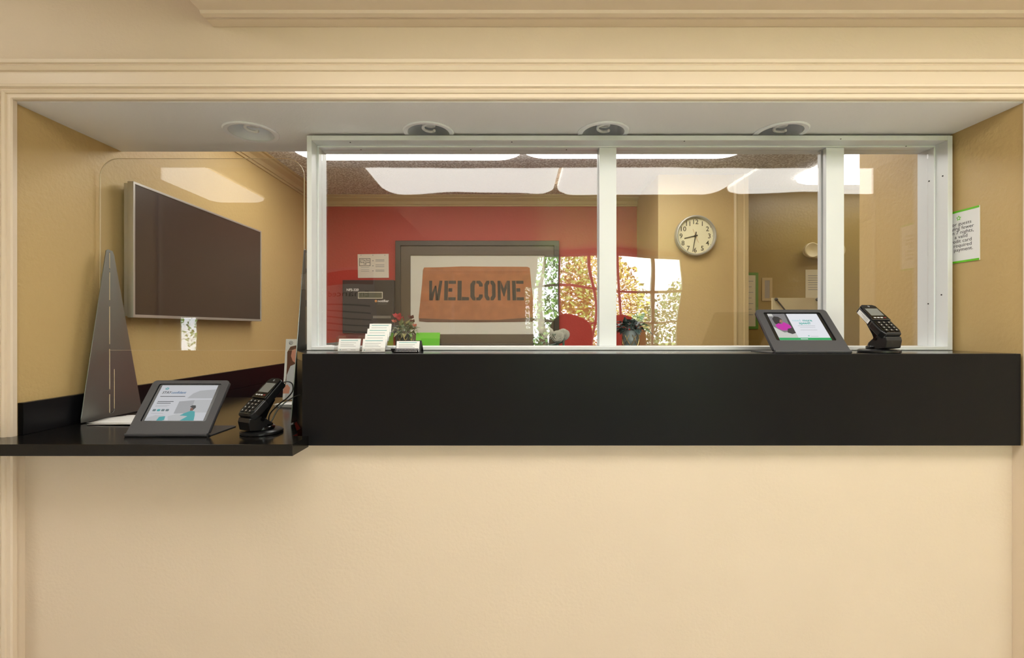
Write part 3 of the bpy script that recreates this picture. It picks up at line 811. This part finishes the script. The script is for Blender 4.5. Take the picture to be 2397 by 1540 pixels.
card('white business cards in the black perforated holder', .082, .040, 8, frame((X(952, yc) - .039, yc + .003, ZT + .003), (1, 0, 0), lean))

# ------------------------------------------------------------------ notice on the right-hand wall
ns = thing('wall_notice', 'white notice with lime green bands on the wall right of the frame', 'sign', (XR, 1.82, Z(608, 1.739)))
ny0 = 1.739; nz0, nz1 = Z(608, ny0), Z(480, ny0)
Mn = loc(ns) @ frame((XR - .0035, ny0 + .172, nz0), (0, -1, 0), (0, 0, 1))
nh = nz1 - nz0
MB().box(0, .172, 0, nh, -.0033, 0).xf(Mn).build('panel', M_PAPER, ns)
poly('green_band', rect(0, .172, nh - .0075, nh), Mn, M_GREEN, ns, .0001, .0006)
poly('green_band', rect(0, .172, 0, .0075), Mn, M_GREEN, ns, .0001, .0006)
poly('emblem', star(.092, nh - .030, .0105, .0055), Mn, M_GREEN, ns, .0001, .0002)
poly('emblem', star(.092, nh - .030, .0045, .0036), Mn, M_PAPER, ns, .0004, .0002)
for k, s_ in enumerate(('For guests', 'staying fewer', 'than 7 nights,', 'a valid', 'credit card', 'is required', 'for payment.')):
    wid = {0: .143, 1: .152, 2: .152, 3: .128, 4: .144, 5: .144, 6: .149}[k]
    o = text('lettering', s_, .0188, Mn @ Matrix.Translation((wid, nh - .0585 - k * .0168, .0002)), M_INK, ns, align='RIGHT', t=.0001, sx=1.12)

# ------------------------------------------------------------------ wall clock
ccx, ccz = X(1625.5, YC), Z(553, YC)
CR = 47.5 / F_PX * (YC - .03)
ck = thing('wall_clock', 'round wall clock with silver rim and black numerals on tan wall', 'clock', (ccx, YC, ccz))
MB().lathe([(CR, 0), (CR, -.036), (CR - .003, -.042), (CR - .010, -.043), (CR - .016, -.036), (CR - .017, -.020), (CR - .017, -.012)], n=56, axis='y', cap=False).build('rim', mat('clock_rim', rgb(176, 172, 160), .35, metal=.4), ck, True)
MB().lathe([(.0, -.0155), (CR - .0165, -.0155), (CR - .0165, -.002), (0, -.002)], n=56, axis='y', cap=False).build('dial', mat('clock_dial', rgb(226, 216, 176), .5), ck)
Mc = frame((0, -.0157, 0), (1, 0, 0), (0, 0, 1))
M_NUM = mat('clock_ink', rgb(52, 44, 28), .6)
for n in range(1, 13):
    a = PI / 2 - n * PI / 6
    r = CR * .70
    text('numeral', str(n), .050, Mc @ Matrix.Translation((r * math.cos(a), r * math.sin(a) - .0175, 0)), M_NUM, ck, align='CENTER', bold=.0005)
    r2 = CR * .865
    poly('tick', circle(r2 * math.cos(a), r2 * math.sin(a), .0022, 8), Mc, M_NUM, ck, 0, .0002)
def hand(name, ang, L, tail, w0, w1, z, m):
    c, s = math.cos(ang), math.sin(ang)
    pts = [(-tail, -w0), (L, -w1), (L, w1), (-tail, w0)]
    poly(name, [(p[0] * c - p[1] * s, p[0] * s + p[1] * c) for p in pts], Mc, m, ck, z, .0012)
hand('hour_hand', math.radians(193), CR * .56, CR * .12, .0045, .003, .003, M_NUM)
hand('minute_hand', math.radians(260), CR * .80, CR * .2, .004, .0022, .005, M_NUM)
hand('second_hand', math.radians(293), CR * .38, CR * .35, .001, .0008, .007, mat('clock_second', rgb(190, 130, 60), .5))
MB().lathe([(.008, -.0245), (.008, -.0157)], n=16, axis='y').build('hub', M_NUM, ck)

# ------------------------------------------------------------------ framed welcome-mat picture
YP = YB - .001
pf = thing('framed_picture', 'framed print of a welcome doormat hung on the red wall', 'picture', (0, YP, 1))
LP = loc(pf)
yf = YP - .035
fx0, fx1, fz1 = X(925, yf), X(1309, yf), Z(563, yf)
mx0, mx1, mz0, mz1 = X(960, yf), X(1275, yf), Z(782, yf), Z(597, yf)
fz0 = mz0 - (fz1 - mz1)
Mp = LP @ facing_cam(0, yf, 0)
plate('outer_frame', rect(fx0, fx1, fz0, fz1), [rect(fx0 + .045, fx1 - .045, fz0 + .045, fz1 - .045)], .03, Mp @ Matrix.Translation((0, 0, -.015)), M_DARKWD, pf, bevel=.004)
plate('inner_frame', rect(fx0 + .045, fx1 - .045, fz0 + .045, fz1 - .045), [rect(mx0, mx1, mz0, mz1)], .02, Mp @ Matrix.Translation((0, 0, -.022)), mat('frame_liner', rgb(92, 80, 62), .4), pf, bevel=.003)
MB().box(mx0 - .01, mx1 + .01, yf + .022, yf + .026, mz0 - .01, mz1 + .01).xf(LP).build('mat_board', mat('mat_board', rgb(226, 222, 206), .7), pf)
yq = yf + .0215
q = lambda px, py: (X(px, yq), Z(py, yq))
Mq = LP @ facing_cam(0, yq, 0)
mt = [q(981, 752), q(980, 742), q(988, 665), q(990, 632), q(993, 626), q(1030, 625.5), q(1080, 623.5), q(1150, 624), q(1235, 624.5), q(1240, 627), q(1245, 680), q(1254, 735), q(1255, 750), q(1250, 753), q(1120, 754.5), q(1000, 754)]
M_COIR = mat('printed_coir', rgb(184, 118, 76), .8, mottle=(14, .35), bump=(200, .3, 3))
dm = poly('doormat_print', mt, Mq, M_COIR, pf, 0, .001)
poly('doormat_edge', [q(981, 752), q(980.5, 745), q(1060, 748), q(1160, 749), q(1254.5, 742), q(1255, 750), q(1250, 753), q(1120, 754.5), q(1000, 754)], Mq, mat('printed_coir_edge', rgb(112, 78, 60), .8), dm, .0011, .0003)
M_STEN = mat('stencil_ink', rgb(66, 64, 58), .8)
# block stencil letters in a unit box, sheared with the mat
G = {'W': [[(0, 1), (.22, 1), (.27, 0), (.05, 0)], [(.22, .35), (.45, .75), (.55, .75), (.32, 0), (.2, 0)], [(.45, .75), (.55, .75), (.72, 0), (.52, 0)], [(.78, 1), (1, 1), (.82, 0), (.58, 0)]],
     'E': [[(.0, 1), (.32, 1), (.32, 0), (.0, 0)], [(.36, 1), (1, 1), (1, .84), (.36, .84)], [(.36, .62), (.7, .62), (.7, .44), (.36, .44)], [(.36, .16), (1, .16), (1, 0), (.36, 0)]],
     'L': [[(0, 1), (.36, 1), (.36, 0), (0, 0)], [(.39, .18), (1, .16), (1, 0), (.38, 0)]],
     'C': [[(.0, .82), (.2, 1), (.42, 1), (.42, .86), (.34, .78), (.34, .22), (.42, .14), (.42, 0), (.2, 0), (0, .18)], [(.48, 1), (.8, 1), (1, .84), (1, .7), (.72, .7), (.66, .84), (.48, .86)], [(.48, .14), (.66, .16), (.72, .3), (1, .3), (1, .16), (.8, 0), (.48, 0)]],
     'O': [[(.0, .82), (.2, 1), (.46, 1), (.46, .86), (.32, .76), (.32, .24), (.46, .14), (.46, 0), (.2, 0), (0, .18)], [(1, .82), (.8, 1), (.54, 1), (.54, .86), (.68, .76), (.68, .24), (.54, .14), (.54, 0), (.8, 0), (1, .18)]],
     'M': [[(0, 1), (.24, 1), (.24, 0), (0, 0)], [(.26, 1), (.5, .6), (.74, 1), (.74, .62), (.54, .2), (.46, .2), (.26, .62)], [(.76, 1), (1, 1), (1, 0), (.76, 0)]]}
spans = [('W', 1004, 1035), ('E', 1040, 1067), ('L', 1071, 1098), ('C', 1101, 1130), ('O', 1134, 1160), ('M', 1165, 1194), ('E', 1199, 1226)]
for ch, a, b in spans:
    mb = MB()
    for pg in G[ch]:
        pts = []
        for u, v in pg:
            sh = (1115 - (a + b) / 2) / 110 * 1.8 * (0.5 - v) * -1     # letters lean with the mat
            py = 703 - 46 * v
            pts.append(q(a + (b - a) * u + sh, py))
        mb.prism(pts, .0011, .0014, 'z')
    mb.xf(Mq).build('printed_letter', M_STEN, dm)
MB().box(mx0, mx1, yf + .012, yf + .0135, mz0, mz1).xf(LP).build('glazing', glass('picture_glass', .03), pf)

# ------------------------------------------------------------------ fire panel and the notice above it
yp = YB - .085
fp = thing('fire_alarm_panel', 'dark grey fire alarm panel with small display on red wall', 'control panel', (X(861, yp), YB, Z(780, yp)))
LFp = loc(fp)
px0, px1, pz0, pz1 = X(801, yp), X(921, yp), Z(780, yp), Z(655, yp)
M_PANEL = mat('panel_enamel', rgb(52, 50, 48), .4)
MB().box(px0, px1, yp + .006, YB - .001, pz0, pz1).xf(LFp).build('cabinet', M_PANEL, fp, bevel=.004)
door = MB().box(px0 + .004, px1 - .004, yp, yp + .0055, pz0 + .004, pz1 - .004).xf(LFp).build('door', M_PANEL, fp, bevel=.002)
Md = LFp @ facing_cam(0, yp, 0)
q2 = lambda px, py: (X(px, yp), Z(py, yp))
a, b = q2(838, 699), q2(896, 683)
poly('display_frame', rect(a[0], b[0], a[1], b[1]), Md, mat('display_frame', rgb(205, 200, 180), .5), door, 0, .001)
poly('display', rect(a[0] + .007, b[0] - .007, a[1] + .007, b[1] - .007), Md, mat('panel_lcd', rgb(96, 98, 80), .3), door, .0011, .0005)
for (u0, v0, u1, v1) in ((873, 745, 915, 739), (873, 760, 915, 756)):
    a, b = q2(u0, v0), q2(u1, v1)
    poly('nameplate', rect(a[0], b[0], a[1], b[1]), Md, mat('panel_slot', rgb(120, 116, 106), .5), door, 0, .001)
text('lettering', 'NFS-320', .030, Md @ Matrix.Translation((q2(811, 681)[0], q2(811, 681)[1], 0)), M_PAPER, door, bold=.0006)
text('lettering', 'notifier', .030, Md @ Matrix.Translation((q2(884, 707)[0], q2(884, 707)[1], 0)), M_PAPER, door, bold=.0006, sx=1.1)
text('lettering', 'by Honeywell', .014, Md @ Matrix.Translation((q2(884, 712)[0], q2(884, 712)[1], 0)), M_GREYINK, door)
c_ = q2(880, 704.5); poly('emblem', circle(c_[0], c_[1], .011, 16), Md, mat('panel_orange', rgb(220, 150, 90), .5), door, 0, .0004)
yn = YB - .006
fn = thing('fire_notice', 'white printed fire notice pinned above the grey alarm panel', 'notice', (X(873, yn), YB, Z(650, yn)))
LN = loc(fn)
q3 = lambda px, py: (X(px, yn), Z(py, yn))
Mn3 = LN @ facing_cam(0, yn, 0)
poly('sheet', [q3(838, 650.5), q3(910, 650), q3(909.5, 594), q3(837, 595)], Mn3, mat('notice_paper', rgb(226, 216, 200), .7), fn, -.004, .004)
a, b = q3(841, 622.5), q3(867, 604.5)
plate('text_box', rect(a[0], b[0], a[1], b[1]), [rect(a[0] + .004, b[0] - .004, a[1] + .004, b[1] - .004)], .0006, Mn3 @ Matrix.Translation((0, 0, .0004)), M_INK, fn)
for k, s_ in enumerate(('If The Fire', 'Panel Goes', 'Off')):
    c_ = q3(854, 610.5 + 4.6 * k); text('lettering', s_, .019, Mn3 @ Matrix.Translation((c_[0], c_[1], .0002)), M_INK, fn, align='CENTER', bold=.0003)
for py in (608, 611, 620, 624, 632, 635):
    a = q3(879, py); lines(fn, Mn3, a[0], a[0] + .078, [a[1]], M_GREYINK, .004)
for py in (626, 631, 635):
    a = q3(845, py); lines(fn, Mn3, a[0], a[0] + .072, [a[1]], mat('pale_ink', rgb(176, 172, 164), .6), .004)
for py in (610, 622, 634):
    a = q3(873, py); poly('icon', circle(a[0], a[1], .005, 8), Mn3, M_GREYINK, fn, .0001, .0004)
for px in (845, 873, 901):
    a = q3(px, 597.5); MB().ball((a[0], yn - .001, a[1]), .0035, 8, 6).xf(LN).build('pin', M_GREYINK, fn, True)

# ------------------------------------------------------------------ things on the sill behind the glass
def stem_pot(label, x, y, h, seed, pot_m, leaf_m, flower):
    rnd = random.Random(seed)
    t = thing('potted_flower', label, 'plant', (x, y, ZT))
    MB().lathe([(.022, 0), (.026, .003), (.028, .03), (.033, .062), (.035, .065), (.031, .065), (.028, .05)], n=24).build('pot', pot_m, t, True)
    wv = MB()
    for k in range(7):
        a = 2 * PI * k / 7
        for sg_ in (-1, 1):
            wv.tube([(.030 * math.cos(a + sg_ * s * .9) , .030 * math.sin(a + sg_ * s * .9), .008 + .05 * s) for s in (0, .25, .5, .75, 1)], .0012, 5)
    wv.build('pot_lattice', mat('lattice_gold', rgb(205, 180, 120), .25, metal=.8), t, True)
    for k in range(62):
        b = MB(); a = rnd.uniform(0, 2 * PI); el = rnd.uniform(-.15, 1.25)
        d = Vector((math.cos(a) * math.cos(el), math.sin(a) * math.cos(el), math.sin(el)))
        r0 = rnd.uniform(.012, .04)
        p = Vector((0, 0, .065)) + Vector((d.x * r0, d.y * r0, d.z * r0 * .9))
        b.leaf(p, d, (0, 0, 1) if el < .8 else (d.y, -d.x, .3), rnd.uniform(.030, .048), rnd.uniform(.020, .028), .3)
        b.build('leaf', leaf_m[k % len(leaf_m)], t)
    for (fx, fz, m, r) in flower:
        b = MB()
        for k in range(6):
            a = 2 * PI * k / 6; d = Vector((math.cos(a) * .7, -.3 + math.sin(a) * .5, .8))
            b.leaf((fx, -.015, fz), d, (-d.y, d.x, .4), r, r * .6, .1)
        b.build('bloom', m, t)
    MB().tube([(0, 0, .04), (.004, 0, .09)], .003, 6).build('stem', leaf_m[0], t, True)
    return t
DL = mat('dark_leaf', rgb(104, 116, 70), .45, mottle=(40, .3)); OL = mat('olive_leaf', rgb(160, 152, 98), .45, mottle=(40, .3))
pr, pb = mat('petal_red', rgb(190, 50, 60), .5), mat('petal_brown', rgb(96, 44, 36), .5)
pp = mat('petal_pink', rgb(205, 120, 100), .5)
stem_pot('small potted red flowers behind the glass beside the green card', X(949, 2.06), 2.06, .15, 3, mat('pot_dark', rgb(70, 66, 58), .4), [DL, OL, M_LEAFG],
         [(-.032, .130, pr, .030), (-.018, .118, pr, .026), (.028, .128, pb, .022), (.034, .112, pb, .018), (.044, .095, pp, .016), (-.045, .112, pp, .018)])
BG = mat('blue_leaf', rgb(74, 96, 92), .4, mottle=(40, .3)); BD = mat('blue_leaf_dark', rgb(48, 62, 60), .4, mottle=(40, .3))
stem_pot('small blue-green potted plant in place of a reflection right of the middle post', X(1476, 2.06), 2.06, .15, 9, mat('pot_glass', rgb(150, 160, 160), .15, metal=.4), [BG, BD], []).scale = (1.22, 1.22, 1.22)  # solid plant put where the pane reflects a vase

gc = thing('green_card', 'bright lime green card leaning behind the black card holder', 'card', (X(1000, 2.02), 2.02, ZT))
MB().box(-.052, .052, 0, .070, -.0015, .0015).xf(frame((0, .006, .0005), (1, 0, 0), (0, .25, 1))).build('card', M_GREEN, gc)
MB().box(-.05, .05, .02, .05, .0002, .0022).build('foot', M_GREEN, gc)
gi = thing('tissue_packet', 'grey packet with crumpled white tissue behind the glass at far left', 'tissue packet', (X(778, 2.03), 2.03, ZT))
MB().prism([(-.035, 0), (.05, 0), (.048, .030), (-.030, .022)], -.03, .03, 'y').build('packet', mat('grey_packet', rgb(96, 94, 92), .5), gi, bevel=.003)
tb = MB(); rr = random.Random(4)
N_ = 7
vs = [((i / (N_ - 1) - .5) * .07 + .012, (j / (N_ - 1) - .5) * .05 - .035, .004 + rr.random() * .014) for j in range(N_) for i in range(N_)]
tb.add(vs, [(j * N_ + i, j * N_ + i + 1, (j + 1) * N_ + i + 1, (j + 1) * N_ + i) for j in range(N_ - 1) for i in range(N_ - 1)])
o = tb.build('tissue', M_PAPER, gi, True); sm = o.modifiers.new('thick', 'SOLIDIFY'); sm.thickness = .0015; sm.offset = 1

rb = thing('rose_bunch', 'bunch of white artificial roses lying behind the glass under the picture', 'flowers', (X(1290, 2.05), 2.05, ZT))
M_ROSE = mat('rose_petal', rgb(250, 247, 236), .6)
M_RLEAF = mat('rose_leaf', rgb(110, 132, 116), .5, mottle=(30, .25))
rr = random.Random(11)
def rose(cx, cy, cz, R):
    b = MB()
    for lay, (n, rad, hgt, op) in enumerate(((3, .30, .9, .1), (4, .52, .85, .35), (5, .78, .7, .7), (6, 1.0, .45, 1.0))):
        for k in range(n):
            a = 2 * PI * k / n + lay * .5
            # cupped petal patch
            vs = []
            for j in range(4):
                for i in range(5):
                    u = (i / 4 - .5) * (2 * PI / n) * 1.35; v = j / 3
                    rad_ = R * (rad * .45 + rad * .55 * math.sin(v * PI * .62)) + R * .10 * op * v
                    z = -R * .55 + v * R * (.55 + hgt * .75) - (abs(i - 2) / 2) ** 2 * v * R * .22
                    vs.append((cx + rad_ * math.cos(a + u), cy + rad_ * math.sin(a + u), cz + z))
            b.add(vs, [(j * 5 + i, j * 5 + i + 1, j * 5 + 6 + i, j * 5 + 5 + i) for j in range(3) for i in range(4)])
    b.xf(Matrix.Translation((cx, cy, cz)) @ Matrix.Rotation(math.radians(58), 4, 'X') @ Matrix.Translation((-cx, -cy, -cz)))
    o = b.build('rose', M_ROSE, rb, True)
    return o
rose(X(1278, 2.05) - X(1290, 2.05), -.01, .064, .031)
rose(X(1304, 2.05) - X(1290, 2.05), -.02, .050, .027)
rose(X(1319, 2.05) - X(1290, 2.05), .012, .058, .027)
for k in range(16):
    a = rr.uniform(0, 2 * PI); x_ = rr.uniform(-.05, .05)
    d = Vector((math.cos(a), -abs(math.sin(a)) * .6, rr.uniform(-.1, .6)))
    if x_ < 0: d.x = -abs(d.x)
    MB().leaf((x_, rr.uniform(-.02, .02), rr.uniform(.022, .055)), d, (0, -.3, 1), rr.uniform(.03, .045), rr.uniform(.016, .022), .2).build('leaf', M_RLEAF, rb)
MB().tube([(-.06, .01, .006), (0, 0, .012), (.06, .012, .03)], .004, 8).build('stem', M_RLEAF, rb, True)
for cx_ in (X(1278, 2.05), X(1304, 2.05), X(1319, 2.05)):
    MB().tube([(cx_ - rb.location.x, 0, .006), (cx_ - rb.location.x, -.004, .05)], .005, 8).build('stem', M_RLEAF, rb, True)

# ------------------------------------------------------------------ on the low ledge: papers and leaflet
def wavy_sheet(name, label, pts, cat, amp, seed, m=None, layers=3):
    rnd = random.Random(seed)
    cx = sum(p[0] for p in pts) / 4; cy = sum(p[1] for p in pts) / 4
    t = thing(name, label, cat, (cx, cy, ZLG))
    for l in range(layers):
        n = 10; vs = []
        ph = rnd.uniform(0, 6)
        ox, oy = rnd.uniform(-.006, .006), rnd.uniform(-.006, .006)
        for j in range(n):
            for i in range(n):
                u, v = i / (n - 1), j / (n - 1)
                p = [(pts[0][k] * (1 - u) * (1 - v) + pts[1][k] * u * (1 - v) + pts[2][k] * u * v + pts[3][k] * (1 - u) * v) for k in (0, 1)]
                vs.append((p[0] - cx + ox, p[1] - cy + oy, .001 + .0025 * l + amp * (1 + math.sin(v * 7 + ph + u * 2)) * .5))
        b = MB().add(vs, [(j * n + i, j * n + i + 1, (j + 1) * n + i + 1, (j + 1) * n + i) for j in range(n - 1) for i in range(n - 1)])
        o = b.build('sheet', m or M_PAPER, t, True)
        sm = o.modifiers.new('thick', 'SOLIDIFY'); sm.thickness = .0005; sm.offset = 1
    return t
wavy_sheet('paper_stack', 'loose white papers lying beside the left steel bracket on ledge', [(-1.620, 1.775), (-1.33, 1.76), (-1.33, 1.93), (-1.60, 1.93)], 'papers', .004, 2)
wavy_sheet('paper_stack', 'white papers lying behind the left card terminal, under the leaflet', [(-1.12, 2.18), (-.90, 2.15), (-.88, 2.40), (-1.05, 2.42)], 'papers', .006, 5)
lf = thing('leaflet', 'tall white leaflet showing a long-haired woman beside right steel bracket', 'leaflet', (-1.02, 2.30, ZLG + .016))
Ml = frame((-.112, 0, 0), (1, 0, .0), (0, .12, 1))
lh = .300
poly('sheet', rect(0, .2, 0, lh), Ml, M_PAPER, lf, 0, .0012)
skin = mat('print_skin', rgb(214, 150, 126), .6); hair = mat('print_hair', rgb(104, 62, 42), .6); shirt = mat('print_shirt', rgb(205, 208, 212), .6)
poly('printed_hair', [(.010, .235), (.025, .262), (.05, .268), (.08, .262), (.095, .235), (.10, .17), (.09, .14), (.02, .10), (-.002 + .008, .06), (.012, .12), (.012, .18)], Ml, hair, lf, .0013, .0002)
poly('printed_face', [(.030, .215), (.034, .245), (.052, .252), (.07, .245), (.074, .215), (.064, .188), (.052, .182), (.040, .19)], Ml, skin, lf, .0016, .0002)
poly('printed_shirt', [(.012, .0), (.014, .12), (.03, .165), (.052, .175), (.075, .165), (.10, .12), (.11, .0)], Ml, shirt, lf, .0016, .0002)
poly('printed_arm', [(.0, .03), (.004, .065), (.02, .075), (.035, .058), (.03, .03)], Ml, skin, lf, .0019, .0002)
text('lettering', 'e', .03, Ml @ Matrix.Translation((.018, .272, .0013)), M_GREYINK, lf)
plate('logo_ring', circle(.026, .281, .010, 20), [circle(.026, .281, .008, 20)], .0002, Ml @ Matrix.Translation((0, 0, .0014)), M_GREYINK, lf)
MB().prism([(.0, 0), (.035, .0), (.036, .29), (.034, .29)], -.1, .08, 'x').build('back_strut', M_PAPER, lf)

# ------------------------------------------------------------------ hallway: papers, emergency light, easel
yw = 3.895
def wall_sheet(name, label, cat, a0, b0, a1, b1, m, edge=None, nl=7, ink=M_GREYINK):
    x0, z0, x1, z1 = X(a0, yw), Z(b0, yw), X(a1, yw), Z(b1, yw)
    t = thing(name, label, cat, ((x0 + x1) / 2, 3.9, z0))
    Mw = loc(t) @ facing_cam(0, yw, 0)
    if edge:
        plate('border', rect(x0, x1, z0, z1), [rect(x0 + .022, x1 - .022, z0 + .022, z1 - .022)], .004, Mw @ Matrix.Translation((0, 0, -.0015)), edge, t)
        x0 += .022; x1 -= .022; z0 += .022; z1 -= .022
    poly('sheet', rect(x0, x1, z0, z1), Mw, m, t, -.004, .003)
    lines(t, Mw, x0 + .02, x1 - .02, [z1 - .05 - k * (z1 - z0 - .1) / nl for k in range(nl)], ink, .004)
    return t
wall_sheet('document_frame', 'green bordered document on hallway wall beside the clock wall', 'document', 1722, 770, 1775, 638, mat('doc_paper', rgb(214, 204, 170), .6), mat('frame_green', rgb(92, 140, 50), .5))
wall_sheet('wall_paper_sheet', 'small grey sheet on hallway wall right of green bordered document', 'document', 1784, 704, 1808, 650, mat('grey_doc', rgb(160, 152, 136), .5), mat('clear_sleeve', rgb(190, 168, 120), .3))
wall_sheet('wall_paper_sheet', 'white printed sheet on hallway wall below the emergency light', 'document', 1886, 697, 1926, 631, mat('doc_paper', rgb(214, 204, 170), .6))
el = thing('emergency_light', 'beige emergency light with round lamp head on hallway wall', 'emergency light', (X(1918, 3.86), 3.9, Z(605, 3.86)))
M_BEIGE = mat('beige_plastic', rgb(205, 188, 140), .4)
MB().box(-.055, .075, -.06, -.001, 0, .12).build('housing', M_BEIGE, el, bevel=.008)
for xx in (-.095, .112):
    h_ = MB().lathe([(.02, .05), (.045, .03), (.062, -.01), (.062, -.03), (.056, -.034), (.03, -.022), (0, -.018)], (xx, -.07, .06), 28, 'y', cap=False).build('lamp_head', M_BEIGE, el, True)
    MB().tube([(xx, -.03, .06), (xx * .6, -.03, .06)], .014, 10).build('swivel', M_BEIGE, el, True)
es = thing('easel', 'white display easel with black rods standing in the hallway', 'easel', ((X(1865, 3.2)), 3.2, 0))
ex0, ex1 = X(1808, 3.2) - es.location.x, X(1921, 3.2) - es.location.x
ez = Z(697, 3.2)
MB().box(ex0, ex1, 0, .012, ez - .5, ez).build('board', mat('easel_board', rgb(214, 200, 158), .6), es)
for s_, xx in ((.14, ex0 + .02), (.05, ex1 - .03)):
    MB().tube([(xx, -.012, ez - .012), (xx + s_, -.10, ez - .25)], .005, 8).build('rod', M_BLKPL, es, True)
    MB().ball((xx, -.012, ez - .012), .012, 10, 8).build('clamp', M_BLKPL, es, True)
for a, b in ((ex0 + .05, ex0 - .08), (ex1 - .05, ex1 + .08), ((ex0 + ex1) / 2, (ex0 + ex1) / 2)):
    MB().tube([(a, .02, ez - .4), (b, .02 if a != b else .3, 0)], .010, 8).build('leg', M_BLKPL, es, True)

# ------------------------------------------------------------------ lobby things seen only as reflections
M_SEAT = mat('chair_fabric', rgb(52, 46, 44), .7)
def chair(label, x, y, rz):
    t = thing('lounge_chair', label, 'chair', (x, y, 0), rz, 'lobby chairs under the window')
    MB().box(-.27, .27, -.26, .28, .36, .47).build('seat', M_SEAT, t, bevel=.04, seg=4)
    out = [(-.25, .44)] + [(.25 * math.cos(a) , 1.08 + .32 * math.sin(a)) for a in [PI - k * PI / 14 for k in range(15)]] + [(.25, .44)]
    MB().prism(out, -.30, -.22, 'y').build('backrest', M_SEAT, t, bevel=.02, seg=3)
    for sx in (-1, 1):
        for sy in (-1, 1): MB().tube([(sx * .22, sy * .21, .37), (sx * .25, sy * .25, 0)], [.02, .014], 10).build('leg', M_DARKWD, t, True)
    return t
chair('dark round-backed lobby chair reflected left of the middle post', .70, -1.55, 0)
chair('dark round-backed lobby chair reflected right of the middle post', 1.32, -1.55, 0)
po = thing('wall_poster', 'lobby poster headed Enhanced, reflected mirrored over the red wall', 'poster', (-2.2, LY0, 1.1))
Mo = frame((.42, .012, 0), (-1, 0, 0), (0, 0, 1))
MB().box(0, .84, -.02, .95, -.011, 0).xf(Mo).build('sheet', mat('poster_paper', rgb(222, 210, 208), .6), po)
MB().box(.02, .82, .74, .92, .0002, .0008).xf(Mo).build('heading_band', mat('poster_band', rgb(170, 96, 96), .6), po)
text('lettering', 'Enhanced', .13, Mo @ Matrix.Translation((.08, .55, .0003)), M_INK, po)
for k in range(5): lines(po, Mo, .08, .7, [.44 - k * .09], M_GREYINK, .018, .0003)
